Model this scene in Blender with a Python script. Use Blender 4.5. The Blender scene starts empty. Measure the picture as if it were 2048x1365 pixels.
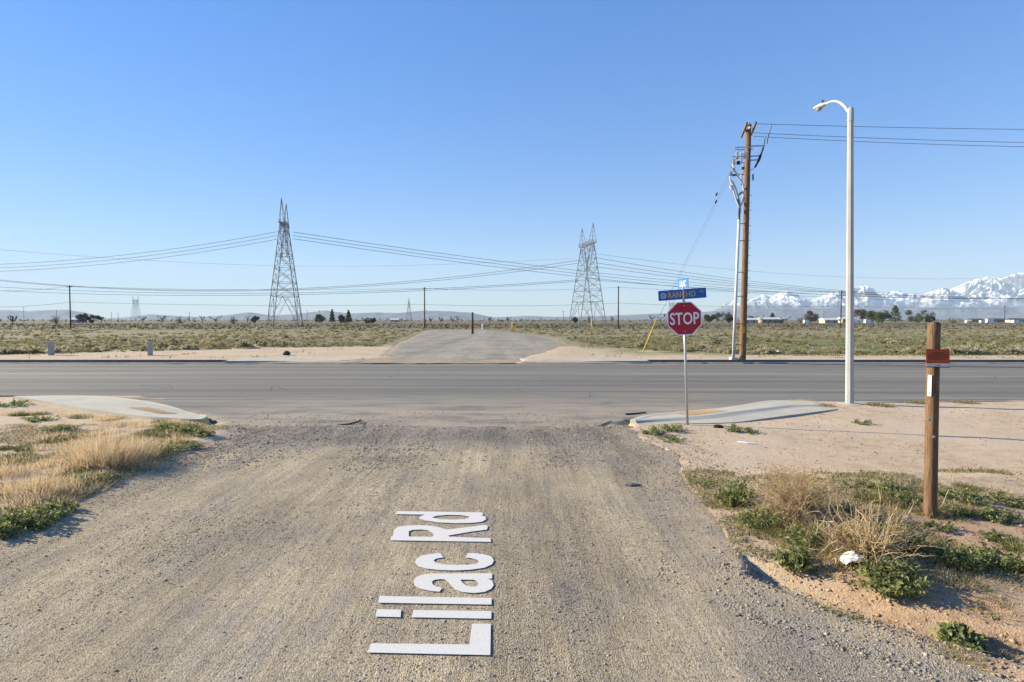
import bpy, math, random
import numpy as np
from mathutils import Vector, Matrix

# ------------------------------------------------------------------ camera, sky, sun, exposure
SC = bpy.context.scene
COL = SC.collection
R = math.radians
CAM_H, FPX, HOR = 2.5, 1150.0, 640.0
PITCH = math.atan((682.5 - HOR) / FPX)
cam_d = bpy.data.cameras.new('camera'); cam = bpy.data.objects.new('camera', cam_d); COL.objects.link(cam)
cam.location = (0, 0, CAM_H); cam.rotation_euler = (R(90) - PITCH, 0, 0)
cam_d.sensor_width = 36.0; cam_d.lens = 36.0 * FPX / 2048.0
cam_d.clip_start = 0.05; cam_d.clip_end = 60000
SC.camera = cam

SUN_EL = 23.0
SUN_VEC = Vector((-1.0, 0.26, 0)).normalized() * math.cos(R(SUN_EL)) + Vector((0, 0, math.sin(R(SUN_EL))))
world = bpy.data.worlds.new('World'); SC.world = world; world.use_nodes = True
wn = world.node_tree; bg = wn.nodes['Background']
sky = wn.nodes.new('ShaderNodeTexSky'); sky.sky_type = 'NISHITA'; sky.sun_disc = False
sky.sun_elevation = R(SUN_EL); sky.sun_rotation = math.atan2(SUN_VEC.x, SUN_VEC.y)
sky.altitude = 900; sky.air_density = 1.3; sky.dust_density = 0.0; sky.ozone_density = 7.0
hs = wn.nodes.new('ShaderNodeHueSaturation'); hs.inputs['Saturation'].default_value = 1.50; hs.inputs['Hue'].default_value = .519; gm = wn.nodes.new('ShaderNodeGamma'); gm.inputs[1].default_value = .58
wn.links.new(sky.outputs[0], gm.inputs[0]); wn.links.new(gm.outputs[0], hs.inputs['Color']); wn.links.new(hs.outputs[0], bg.inputs[0]); bg.inputs[1].default_value = 0.147
sun_d = bpy.data.lights.new('sun', 'SUN'); sun_d.energy = 5.0; sun_d.angle = R(0.53); sun_d.color = (1.0, 0.88, 0.66)
sun = bpy.data.objects.new('sun', sun_d); COL.objects.link(sun); sun.location = (-40, 10, 40)
sun.rotation_euler = SUN_VEC.to_track_quat('Z', 'Y').to_euler()
SC.view_settings.view_transform = 'Standard'; SC.view_settings.look = 'None'
SC.view_settings.exposure = 1.33; SC.view_settings.gamma = 1.0
try: SC.view_settings.use_curve_mapping = False
except Exception: pass
SC.render.engine = 'CYCLES'
SC.cycles.volume_bounces = 0
SC.cycles.max_bounces = 6

rng = np.random.default_rng(7); random.seed(7)

# ------------------------------------------------------------------ where a line of sight meets the ground or a given distance
_F = Vector((0, math.cos(PITCH), -math.sin(PITCH))); _U = Vector((0, math.sin(PITCH), math.cos(PITCH)))
def ray(px, py): return _F + Vector((1, 0, 0)) * ((px - 1024) / FPX) + _U * ((682.5 - py) / FPX)
def P(px, py, Y):
    d = ray(px, py); s = Y / d.y
    return Vector((0, 0, CAM_H)) + d * s
def G(px, py, z=0.0):
    d = ray(px, py); s = (z - CAM_H) / d.z
    return Vector((0, 0, CAM_H)) + d * s

# ------------------------------------------------------------------ noise
def _hash(i, j, s):
    v = np.sin(i * 127.1 + j * 311.7 + s * 74.7) * 43758.5453
    return v - np.floor(v)
def vnoise(x, y, s=0):
    x = np.asarray(x, float); y = np.asarray(y, float)
    i = np.floor(x); j = np.floor(y); fx = x - i; fy = y - j
    fx = fx * fx * (3 - 2 * fx); fy = fy * fy * (3 - 2 * fy)
    return (_hash(i, j, s) * (1 - fx) + _hash(i + 1, j, s) * fx) * (1 - fy) + (_hash(i, j + 1, s) * (1 - fx) + _hash(i + 1, j + 1, s) * fx) * fy
def fbm(x, y, o=4, s=0):
    t = 0; a = .5
    for k in range(o):
        t = t + a * vnoise(x * 2 ** k, y * 2 ** k, s + k); a *= .5
    return t
def sst(a, b, x):
    t = np.clip((np.asarray(x, float) - a) / (b - a), 0, 1); return t * t * (3 - 2 * t)

# ------------------------------------------------------------------ mesh helpers
def tag(o, label=None, cat=None, group=None, kind=None):
    if label: o['label'] = label
    if cat: o['category'] = cat
    if group: o['group'] = group
    if kind: o['kind'] = kind
    return o
def empty(name, loc, label=None, cat=None, group=None):
    o = bpy.data.objects.new(name, None); o.location = loc; o.empty_display_size = .2
    COL.objects.link(o); return tag(o, label, cat, group)
def from_np(name, V, Fs, mat, parent=None, smooth=False, tint=None):
    """V (n,3); Fs list of int arrays (m,k)"""
    V = np.asarray(V, np.float32)
    base = root_loc(parent)
    if base is not None: V = V - np.array(base, np.float32)
    me = bpy.data.meshes.new(name)
    me.vertices.add(len(V)); me.vertices.foreach_set('co', V.ravel())
    idx = np.concatenate([np.asarray(f).ravel() for f in Fs]).astype(np.int32)
    tot = np.concatenate([np.full(len(f), np.asarray(f).shape[1], np.int32) for f in Fs])
    st = np.concatenate([[0], np.cumsum(tot)[:-1]]).astype(np.int32)
    me.loops.add(len(idx)); me.loops.foreach_set('vertex_index', idx)
    me.polygons.add(len(tot)); me.polygons.foreach_set('loop_start', st); me.polygons.foreach_set('loop_total', tot)
    if smooth: me.polygons.foreach_set('use_smooth', np.ones(len(tot), bool))
    if tint is not None:
        a = me.attributes.new('tint', 'FLOAT', 'POINT'); a.data.foreach_set('value', np.asarray(tint, np.float32))
    me.update(calc_edges=True); me.validate()
    me.materials.append(mat)
    o = bpy.data.objects.new(name, me); COL.objects.link(o)
    if parent: o.parent = parent
    return o
def root_loc(p):
    if p is None: return None
    while p.parent: p = p.parent
    return p.location
class MB:
    def __init__(s): s.v = []; s.f = []
    def add(s, vs, fs):
        b = len(s.v); s.v += [tuple(v) for v in vs]; s.f += [tuple(b + i for i in f) for f in fs]; return s
    def box(s, c, size, M=None, bev=0.0):
        x, y, z = [q / 2 for q in size]; c = Vector(c)
        if bev <= 0:
            vs = [Vector((sx * x, sy * y, sz * z)) for sz in (-1, 1) for sx, sy in ((-1, -1), (1, -1), (1, 1), (-1, 1))]
            fs = [(3, 2, 1, 0), (4, 5, 6, 7), (0, 1, 5, 4), (1, 2, 6, 5), (2, 3, 7, 6), (3, 0, 4, 7)]
        else:
            vs = []; fs = []
            ring = lambda a, b_, zz: [Vector((-a, -b_ + bev, zz)), Vector((-a + bev, -b_, zz)), Vector((a - bev, -b_, zz)), Vector((a, -b_ + bev, zz)),
                                      Vector((a, b_ - bev, zz)), Vector((a - bev, b_, zz)), Vector((-a + bev, b_, zz)), Vector((-a, b_ - bev, zz))]
            rs = [ring(x - bev * .6, y - bev * .6, -z), ring(x, y, -z + bev), ring(x, y, z - bev), ring(x - bev * .6, y - bev * .6, z)]
            for r in rs: vs += r
            for k in range(3):
                for i in range(8): j = (i + 1) % 8; fs.append((k * 8 + i, k * 8 + j, k * 8 + 8 + j, k * 8 + 8 + i))
            fs.append(tuple(reversed(range(8)))); fs.append(tuple(24 + i for i in range(8)))
        if M is not None: vs = [M @ v for v in vs]
        return s.add([c + v for v in vs], fs)
    def tube(s, pts, rad, n=8, caps=True, twist=0.0):
        pts = [Vector(p) for p in pts]
        if not hasattr(rad, '__len__'): rad = [rad] * len(pts)
        ref = None; vs = []; fs = []
        for i, p in enumerate(pts):
            t = (pts[min(i + 1, len(pts) - 1)] - pts[max(i - 1, 0)])
            t = t.normalized() if t.length > 1e-9 else Vector((0, 0, 1))
            if ref is None: ref = Vector((0, 1, 0)) if abs(t.y) < .9 else Vector((1, 0, 0))
            a = (ref - t * ref.dot(t)).normalized(); b = t.cross(a); ref = a
            for k in range(n):
                th = 2 * math.pi * k / n + twist
                vs.append(p + (a * math.cos(th) + b * math.sin(th)) * rad[i])
        for i in range(len(pts) - 1):
            for k in range(n):
                j = (k + 1) % n; fs.append((i * n + k, i * n + j, i * n + n + j, i * n + n + k))
        if caps:
            fs.append(tuple(reversed(range(n)))); m = (len(pts) - 1) * n; fs.append(tuple(m + k for k in range(n)))
        return s.add(vs, fs)
    def bar(s, a, b, w, n=4): return s.tube([a, b], w, n)
    def prism(s, poly, d):
        """poly: list of Vector, d: extrusion vector (back to front)"""
        d = Vector(d); n = len(poly)
        vs = [Vector(p) for p in poly] + [Vector(p) + d for p in poly]
        fs = [tuple(reversed(range(n))), tuple(range(n, 2 * n))] + [(i, (i + 1) % n, n + (i + 1) % n, n + i) for i in range(n)]
        return s.add(vs, fs)
    def lathe(s, prof, c, n=12, ax=None):
        """prof: [(r,h)] round axis ax through c"""
        ax = Vector(ax or (0, 0, 1)).normalized(); c = Vector(c)
        a = Vector((1, 0, 0)) if abs(ax.x) < .9 else Vector((0, 1, 0)); a = (a - ax * a.dot(ax)).normalized(); b = ax.cross(a)
        vs = [c + ax * h + (a * math.cos(2 * math.pi * k / n) + b * math.sin(2 * math.pi * k / n)) * r for r, h in prof for k in range(n)]
        fs = [(i * n + k, i * n + (k + 1) % n, i * n + n + (k + 1) % n, i * n + n + k) for i in range(len(prof) - 1) for k in range(n)]
        fs += [tuple(reversed(range(n))), tuple((len(prof) - 1) * n + k for k in range(n))]
        return s.add(vs, fs)
    def build(s, name, mat, parent=None, smooth=False):
        me = bpy.data.meshes.new(name); base = root_loc(parent)
        vs = s.v if base is None else [(v[0] - base[0], v[1] - base[1], v[2] - base[2]) for v in s.v]
        me.from_pydata(vs, [], s.f)
        if smooth: me.polygons.foreach_set('use_smooth', np.ones(len(s.f), bool))
        me.update(); me.materials.append(mat)
        o = bpy.data.objects.new(name, me); COL.objects.link(o)
        if parent: o.parent = parent
        return o
def copy_tree(o, parent=None):
    c = o.copy(); COL.objects.link(c); c.parent = parent
    for ch in list(o.children): copy_tree(ch, c)
    return c

# ------------------------------------------------------------------ materials
class NT:
    def __init__(s, name, rough=.9, metal=0.0, spec=.3):
        s.m = bpy.data.materials.new(name); s.m.use_nodes = True; s.t = s.m.node_tree
        s.b = s.t.nodes['Principled BSDF']; s.b.inputs['Roughness'].default_value = rough; s.b.inputs['Metallic'].default_value = metal
        s.b.inputs['Specular IOR Level'].default_value = spec
        s.pos = s.n('ShaderNodeNewGeometry').outputs['Position']
    def n(s, typ, **kw):
        q = s.t.nodes.new(typ)
        for k, v in kw.items(): setattr(q, k, v)
        return q
    def put(s, sock, v):
        if isinstance(v, bpy.types.NodeSocket): s.t.links.new(v, sock)
        elif isinstance(v, (tuple, list)) and len(v) == 3 and sock.type == 'RGBA': sock.default_value = (*v, 1)
        else: sock.default_value = v
    def scale(s, v, vec=None):
        q = s.n('ShaderNodeVectorMath', operation='MULTIPLY'); s.put(q.inputs[0], vec or s.pos); q.inputs[1].default_value = v; return q.outputs[0]
    def noise(s, sc, det=4, rough=.55, vec=None, dist=0.0):
        q = s.n('ShaderNodeTexNoise'); s.put(q.inputs['Vector'], vec or s.pos); q.inputs['Scale'].default_value = sc; q.inputs['Detail'].default_value = det
        q.inputs['Roughness'].default_value = rough; q.inputs['Distortion'].default_value = dist; return q.outputs['Fac']
    def voro(s, sc, out='Distance', feat='F1', vec=None):
        q = s.n('ShaderNodeTexVoronoi', feature=feat); s.put(q.inputs['Vector'], vec or s.pos); q.inputs['Scale'].default_value = sc; return q.outputs[out]
    def ramp(s, fac, stops):
        q = s.n('ShaderNodeValToRGB'); s.put(q.inputs[0], fac); e = q.color_ramp.elements
        while len(e) < len(stops): e.new(.5)
        for k, (p, c) in enumerate(stops):
            e[k].position = p; e[k].color = (c, c, c, 1) if not hasattr(c, '__len__') else (*c, 1)
        return q.outputs[0]
    def mr(s, v, a, b, c=0.0, d=1.0):
        q = s.n('ShaderNodeMapRange', interpolation_type='SMOOTHSTEP'); s.put(q.inputs[0], v)
        for k, z in enumerate((a, b, c, d)): q.inputs[1 + k].default_value = z
        return q.outputs[0]
    def math(s, op, a, b=0.0, c=0.0):
        q = s.n('ShaderNodeMath', operation=op); s.put(q.inputs[0], a); s.put(q.inputs[1], b); s.put(q.inputs[2], c); return q.outputs[0]
    def mix(s, f, a, b, bl='MIX'):
        q = s.n('ShaderNodeMix', data_type='RGBA', blend_type=bl); s.put(q.inputs['Factor'], f); s.put(q.inputs[6], a); s.put(q.inputs[7], b); return q.outputs[2]
    def xyz(s, vec=None):
        q = s.n('ShaderNodeSeparateXYZ'); s.put(q.inputs[0], vec or s.pos); return q.outputs
    def attr(s, name='tint'):
        return s.n('ShaderNodeAttribute', attribute_name=name).outputs['Fac']
    def col(s, c): s.put(s.b.inputs['Base Color'], c); return s
    def bump(s, h, st=.5, dist=.02):
        q = s.n('ShaderNodeBump'); s.put(q.inputs['Height'], h); q.inputs['Strength'].default_value = st; q.inputs['Distance'].default_value = dist
        s.t.links.new(q.outputs[0], s.b.inputs['Normal']); return s
def plain(name, c, rough=.7, metal=0.0, var=.25, sc=12.0, bump=0.0):
    t = NT(name, rough, metal)
    d = tuple(x * (1 - var) for x in c); l = tuple(min(1, x * (1 + var)) for x in c)
    f = t.noise(sc, 5, .6)
    t.col(t.ramp(f, [(.3, d), (.7, l)]))
    if bump: t.bump(f, bump, .01)
    return t.m
def tintmat(name, stops, rough=.8, trans=0.0):
    t = NT(name, rough, 0, .25); c = t.ramp(t.attr(), stops); t.col(c)
    if trans:
        tr = t.n('ShaderNodeBsdfTranslucent'); t.put(tr.inputs[0], c); mx = t.n('ShaderNodeMixShader'); mx.inputs[0].default_value = trans
        out = t.t.nodes['Material Output']
        t.t.links.new(t.b.outputs[0], mx.inputs[1]); t.t.links.new(tr.outputs[0], mx.inputs[2]); t.t.links.new(mx.outputs[0], out.inputs[0])
    return t.m
# ------------------------------------------------------------------ plan of the place (metres, x right, y away)
YF = 34.2                                   # far kerb of the asphalt road
def yN(x): return np.minimum(17.2 + .0045 * (np.asarray(x, float) - 6) ** 2, 18.7)     # near edge of it
def xl(y): return np.interp(y, [-4, 9, 12.5, 13.6, 15], [-5.9, -5.95, -6.35, -6.9, -7.4]) + .35 * (fbm(np.asarray(y) * .9, 3.3, 3, 5) - .45)
def xr(y): return np.interp(y, [-4, 3.4, 4.08, 4.8, 5.5, 6.25, 8, 9.3, 10.4, 11.6, 12.8, 15],
                            [5.5, 4.3, 3.55, 2.75, 2.3, 2.55, 2.75, 2.9, 3.25, 2.9, 2.7, 2.9]) + .2 * (fbm(np.asarray(y) * 1.3, 8.3, 3, 9) - .45)
def xl2(y): return np.interp(y, [34, 38, 57, 90, 131, 150], [-9.2, -8.6, -11.6, -15.2, -19.8, -19]) + .8 * (fbm(np.asarray(y) * .35, 1.3, 3, 15) - .45)
def xr2(y): return np.interp(y, [34, 38, 45, 57, 75, 90, 110, 131, 150], [.3, .8, 3, 5.3, 6, 4.6, 0, -4.4, -8]) + 1.0 * (fbm(np.asarray(y) * .35, 6.3, 3, 19) - .45)
MOUTH_L = [(-15.2, 18.9), (-13.6, 18.5), (-11.8, 17.8), (-9.8, 16.5), (-8.4, 15.2), (-7.6, 14.3), (-7.2, 13.4)]
MOUTH_R = [(8.2, 17.3), (6.8, 16.7), (5.3, 15.8), (4.2, 15.1), (3.3, 14.5), (2.85, 13.8), (2.8, 13.3)]
def in_near(x, y): return sst(.05, .7, np.minimum(x - xl(y), xr(y) - x)) * sst(13.9, 13.6, y)
def in_mouth(x, y):
    l = np.interp(y, [p[1] for p in MOUTH_L][::-1], [p[0] for p in MOUTH_L][::-1]); r = np.interp(y, [p[1] for p in MOUTH_R][::-1], [p[0] for p in MOUTH_R][::-1])
    return sst(-.05, .2, np.minimum(x - l, r - x)) * sst(13.0, 13.3, y) * sst(18.8, 18.5, y)
def in_road(x, y): return sst(-.02, .12, np.minimum(y - yN(x) - .12, YF - .02 - y))
def in_far(x, y): return sst(-.3, .8, np.minimum(x - xl2(y), xr2(y) - x)) * sst(34, 34.2, y) * sst(150, 148, y)
RUT = [(2.2, 5.75), (2.7, 5.3), (3.1, 4.95), (3.6, 4.5), (4.05, 4.12), (4.7, 3.5), (5.5, 2.6)]
def dist_poly(x, y, pts):
    d = np.full(np.shape(x), 1e9)
    for (ax, ay), (bx, by) in zip(pts[:-1], pts[1:]):
        t = np.clip(((x - ax) * (bx - ax) + (y - ay) * (by - ay)) / ((bx - ax) ** 2 + (by - ay) ** 2), 0, 1)
        d = np.minimum(d, np.hypot(x - ax - t * (bx - ax), y - ay - t * (by - ay)))
    return d
def H(x, y):
    """open ground between the roads"""
    x = np.asarray(x, float); y = np.asarray(y, float)
    near = sst(20, 16, y)
    h = near * (.035 * (fbm(x * 1.1, y * 1.1, 4, 3) - .45) + .05 * (fbm(x * .35, y * .35, 2, 4) - .4) + .03)
    rg = sst(2.7, 3.6, x) * sst(9.6, 8.4, y) * sst(2.5, 5.2, y)
    h = h + rg * (.10 + .10 * (fbm(x * 1.7, y * 1.7, 4, 31) - .45) + .11 * np.exp(-((x - 5.4) ** 2 / 1.8 + (y - 7.9) ** 2 / .7)))
    d = dist_poly(x, y, RUT)
    h = h - .17 * np.exp(-(d / .25) ** 4) * sst(2.1, 2.5, x) * sst(3.0, 3.8, y + .0 * x)
    bank = (d + .16 * (fbm(x * 5, y * 5, 3, 35) - .45)) * np.where(x + y * 0 > np.interp(y, [2.6, 3.5, 4.12, 4.5, 4.95, 5.3, 5.75], [5.5, 4.7, 4.05, 3.6, 3.1, 2.7, 2.2]), 1, -1)
    h = h - .08 * sst(.62, .42, np.abs(bank)) * rg + .05 * rg * (fbm(x * 6, y * 6, 3, 36) - .45)
    lg = sst(-5.7, -6.7, x) * sst(15, 12.5, y) * sst(4, 6.5, y)
    h = h + lg * (.07 + .08 * (fbm(x * 1.3, y * 1.3, 4, 41) - .45))
    pad = np.maximum(np.exp(-(((x - 6) / 3.2) ** 2 + ((y - 15.3) / 1.5) ** 2) ** 2), np.exp(-(((x + 11) / 4) ** 2 + ((y - 16.4) / 2.0) ** 2) ** 2))
    h = h * (1 - .9 * pad) - .02 * pad
    far = sst(35.5, 42, y)
    h = h + far * (.10 * (fbm(x * .25, y * .25, 4, 51) - .45)) + sst(34.3, 34.8, y) * (.03 + .05 * (fbm(x * .8, y * .8, 3, 61) - .45))
    h = h + sst(60, 300, y) * .5 * (fbm(x * .02, y * .02, 3, 71) - .5)
    return h
def HG(x, y):
    m = np.maximum.reduce([in_near(x, y) * .12, in_mouth(x, y) * .26, in_road(x, y) * .3, in_far(x, y) * .16])
    return H(x, y) - m
def hz(x, y): return float(HG(np.array([x], float), np.array([y], float))[0])
def road_z(x, y): return np.where(y < 17.4, np.interp(y, [12.8, 13.3, 14.2, 17.4], [-.06, -.012, -.03, -.10]), np.interp(y, [17.4, 25.5, 34.2], [-.10, -.02, -.10]))

# ------------------------------------------------------------------ ground materials
def ground_mat():
    t = NT('desert_ground', .95, 0, .15); X, Y, Z = t.xyz()
    n1 = t.noise(.35, 5, .6); n2 = t.noise(3.2, 6, .65); n3 = t.noise(30, 4, .7); v = t.voro(55, 'Color')
    c = t.ramp(n2, [(.28, (.365, .262, .168)), (.50, (.478, .368, .25)), (.75, (.54, .425, .30))])
    c = t.mix(t.mr(n1, .42, .62), c, (.52, .41, .29))
    # reddish damp soil on the right verge by the rut
    vs = t.mr(X, 2.2, 3.4); vy = t.mr(Y, 8.8, 6.5); red = t.math('MULTIPLY', t.math('MULTIPLY', vs, vy), t.mr(n2, .3, .6, .3, .9))
    c = t.mix(red, c, t.ramp(t.noise(6, 6, .7), [(.35, (.25, .155, .092)), (.55, (.40, .265, .165)), (.7, (.47, .335, .22))]))
    gm = t.ramp(v, [(0, .62), (.5, 1.0), (1, 1.3)])
    c = t.mix(t.mr(Y, 60, 20, 0, .55), c, gm, 'MULTIPLY')
    # open desert: olive and straw ground cover between shrubs
    Yq = t.math('SUBTRACT', Y, t.math('MULTIPLY', t.mr(t.math('ABSOLUTE', t.math('ADD', X, 5)), 31, 14), 11.0)); fm = t.math('MULTIPLY', t.mr(Yq, 39.5, 47), t.mr(t.noise(.22, 6, .65), .22, .45))
    c = t.mix(t.math('MULTIPLY', t.mr(Y, 34.5, 35.5), t.mr(t.noise(1.3, 6, .7, t.scale((.5, 1, 1))), .55, .68, 0, .6)), c, (.24, .195, .12)); fieldc = t.ramp(t.noise(.9, 6, .7), [(.3, (.15, .148, .066)), (.5, (.235, .21, .115)), (.7, (.35, .285, .19))])
    c = t.mix(fm, c, fieldc)
    rm = t.math('MULTIPLY', t.mr(X, 4, 12), t.math('MULTIPLY', t.mr(Y, 38, 43), t.mr(Y, 95, 60)))
    c = t.mix(t.math('MULTIPLY', rm, t.mr(t.noise(.5, 5, .6), .36, .56)), c, (.15, .165, .06))
    # distant creosote flats
    c = t.mix(t.mr(Y, 90, 200), c, t.ramp(t.noise(.03, 8, .7), [(.35, (.125, .11, .066)), (.65, (.20, .165, .11))]))
    t.col(c)
    h = t.math('ADD', t.math('MULTIPLY', n2, .9), t.math('MULTIPLY', t.noise(60, 5, .75), 1.0))
    h = t.math('ADD', h, t.math('MULTIPLY', t.voro(70), .45))
    t.bump(h, .55, .022); return t.m
def gravel_mat(far=False):
    t = NT('gravel_road_surface_far' if far else 'gravel_road_surface', .95, 0, .15); X, Y, Z = t.xyz()
    k = .35 if far else 1.0
    st = t.scale((1.0 * k, .16 * k, 1)); wob = t.noise(.3 * k, 3)
    big = t.noise(.55 * k, 5, .62); trk = t.noise(2.6, 4, .6, st, .6); rk = t.noise(7, 4, .6, t.scale((1.5, .06, 1)), .25); mid = t.noise(5 * k, 5, .65)
    g = t.math('ADD', t.math('MULTIPLY', big, .75), t.math('MULTIPLY', trk, .45))
    if not far:
        band = t.math('MULTIPLY', t.mr(Y, 10.6, 12.3), t.mr(Y, 14.2, 13.4))                # coarse gravel by the asphalt
        g = t.math('ADD', g, t.math('MULTIPLY', band, .27))
        edge = t.math('ADD', t.mr(X, 1.0, 2.9), t.mr(X, -3.6, -6.5, 0, .0)); g = t.math('ADD', g, t.math('MULTIPLY', edge, .12))
    dust = (.315, .252, .178); grey = (.205, .19, .168); dark = (.115, .103, .088)
    c = t.ramp(g, [(.46, (.45, .37, .252)), (.58, (.385, .318, .22)), (.72, (.305, .268, .213)), (.90, (.22, .198, .162))] if not far else [(.45, (.38, .335, .255)), (.62, (.31, .288, .24)), (.85, (.23, .217, .19))])
    c = t.mix(t.mr(mid, .5, .72, 0, .4), c, (.30, .24, .17)); c = t.mix(.75, c, t.ramp(rk, [(.32, .80), (.5, 1.0), (.68, 1.14)]), 'MULTIPLY')
    ln = t.noise(1.0, 3, .5, t.scale((1.15 * k, .045 * k, 1)), .5); c = t.mix(1.0, c, t.ramp(ln, [(.34, .84), (.5, 1.0), (.64, 1.10)]), 'MULTIPLY'); c = t.mix(1.0, c, t.ramp(t.noise(.7 * k, 5, .65), [(.3, .82), (.5, 1.0), (.7, 1.1)]), 'MULTIPLY')
    # single stones: every cell its own tone, the darkest painted as stone shadows
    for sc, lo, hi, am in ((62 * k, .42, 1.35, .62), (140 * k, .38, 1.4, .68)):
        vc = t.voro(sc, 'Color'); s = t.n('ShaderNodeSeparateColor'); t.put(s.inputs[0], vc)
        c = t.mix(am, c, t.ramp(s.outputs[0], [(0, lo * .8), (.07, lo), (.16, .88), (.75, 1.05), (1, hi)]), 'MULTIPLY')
    e = t.math('ADD', t.attr(), t.math('MULTIPLY', t.math('SUBTRACT', t.noise(1.6 * k, 6, .7), .5), 2.4 if not far else 5.0))
    c = t.mix(t.mr(e, .75, -.05, 0, .92), c, t.ramp(mid, [(.3, (.34, .262, .175)), (.6, (.44, .35, .245))]))
    t.col(c)
    h = t.math('ADD', t.math('MULTIPLY', t.voro(80 * k), -.7), t.math('MULTIPLY', t.voro(190 * k), -.35))
    h = t.math('ADD', h, t.math('MULTIPLY', t.noise(14, 5, .7), .8)); h = t.math('ADD', h, t.math('MULTIPLY', t.noise(9, 3, .6, t.scale((3.0, .12, 1))), .8))
    t.bump(h, .75, .02 if not far else .05); return t.m
def asphalt_mat():
    t = NT('worn_asphalt', .85, 0, .25); X, Y, Z = t.xyz()
    st = t.noise(1.0, 5, .6, t.scale((.035, 1.15, 1)), .15); st2 = t.noise(2.6, 4, .55, t.scale((.02, 1.0, 1)))
    c = t.ramp(st, [(.32, (.124, .119, .104)), (.48, (.164, .156, .134)), (.60, (.21, .195, .160)), (.70, (.29, .26, .20))])
    c = t.mix(t.math('MULTIPLY', t.mr(Y, 29.5, 27.5), t.math('MULTIPLY', t.mr(Y, 24.5, 26), t.mr(t.noise(.5, 4, .6, t.scale((.12, 1.5, 1))), .38, .58, 0, .6))), c, (.30, .265, .20)); c = t.mix(t.mr(st2, .42, .60, .0, .6), c, (.120, .115, .101))
    fine = t.noise(22, 4, .7); c = t.mix(.6, c, t.ramp(fine, [(.3, .75), (.7, 1.2)]), 'MULTIPLY')
    # sand carried out of the gravel road
    m = t.math('MULTIPLY', t.mr(X, -10.5, -5.5), t.mr(X, 11, 4.5)); m = t.math('MULTIPLY', m, t.mr(Y, 21.5, 15.2))
    d = t.math('MULTIPLY', m, t.mr(t.noise(.9, 6, .7, t.scale((.5, 1.3, 1))), .3, .58))
    c = t.mix(t.math('MULTIPLY', d, .85), c, (.34, .285, .21))
    me = t.math('MULTIPLY', t.mr(Y, 31.5, 34), t.mr(t.noise(.7, 5, .7, t.scale((.3, 1, 1))), .4, .6, 0, .7)); c = t.mix(me, c, (.30, .25, .19))
    # hairline cracks
    cr = t.math('MULTIPLY', t.mr(t.voro(.55, 'Distance', 'DISTANCE_TO_EDGE', t.scale((.6, 1, 1))), .012, .0), t.mr(t.noise(.3, 2), .5, .6, 0, .6))
    c = t.mix(cr, c, (.05, .046, .042)); c = t.mix(t.math('MULTIPLY', t.mr(Y, 33.45, 33.7), t.mr(t.math('ABSOLUTE', t.math('ADD', X, 4.3)), 3.5, 7.0)), c, (.06, .058, .056))  # dark gutter strip widens the far kerb's shade band in colour
    t.col(c); t.bump(t.math('ADD', fine, t.math('MULTIPLY', t.voro(120), .6)), .35, .008); return t.m
def concrete_mat(name, c=(.40, .375, .335)):
    t = NT(name, .85, 0, .25); n = t.noise(1.3, 6, .65); f = t.noise(40, 4, .7)
    q = t.ramp(n, [(.3, tuple(v * .84 for v in c)), (.55, c), (.75, tuple(v * 1.12 for v in c))])
    q = t.mix(.5, q, t.ramp(f, [(.3, .8), (.7, 1.15)]), 'MULTIPLY')
    q = t.mix(t.mr(t.noise(2.6, 6, .7, None, .8), .56, .72, 0, .55), q, (.36, .285, .20))
    t.col(q); t.bump(f, .25, .006); return t.m
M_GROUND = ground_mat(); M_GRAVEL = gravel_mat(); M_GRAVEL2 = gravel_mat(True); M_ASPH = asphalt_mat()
M_CONC = concrete_mat('pale_concrete', (.44, .415, .34)); M_KERB2 = concrete_mat('pale_kerb_concrete', (.49, .455, .37)); M_KERB = concrete_mat('shade_dark_kerb_concrete', (.115, .112, .108))  # M_KERB is darkened to carry the shade on the far kerb face

def grid(name, xs, ys, zf, mat, kind='structure', smooth=True, parent=None):
    Xg, Yg = np.meshgrid(xs, ys); V = np.stack([Xg, Yg, zf(Xg, Yg)], -1).reshape(-1, 3)
    n = len(xs); m = len(ys); i = np.arange(n * m).reshape(m, n)
    Fq = np.stack([i[:-1, :-1], i[:-1, 1:], i[1:, 1:], i[1:, :-1]], -1).reshape(-1, 4)
    o = from_np(name, V, [Fq], mat, parent, smooth)
    if kind: o['kind'] = kind
    return o
def geo(a, b, step, g):
    v = [a]
    while v[-1] < b: v.append(v[-1] + step); step *= g
    return v
# ---- ground: one sheet out to the mountains
xs = np.array(sorted(set([-q for q in geo(12.0, 16000, .14, 1.085)] + geo(12.0, 16000, .14, 1.085) + list(np.arange(-11.9, 11.95, .1)))))
ys = np.array(sorted(set([-2.0 - q for q in geo(.3, 400, .3, 1.4)] + list(np.arange(-2, 20, .1)) + list(np.arange(20, 33.9, .8)) + list(np.arange(33.9, 40, .15)) + geo(40, 16000, .3, 1.045))))
tag(grid('ground', xs, ys, HG, M_GROUND), 'sandy desert ground between the roads and out to the hills')
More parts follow.
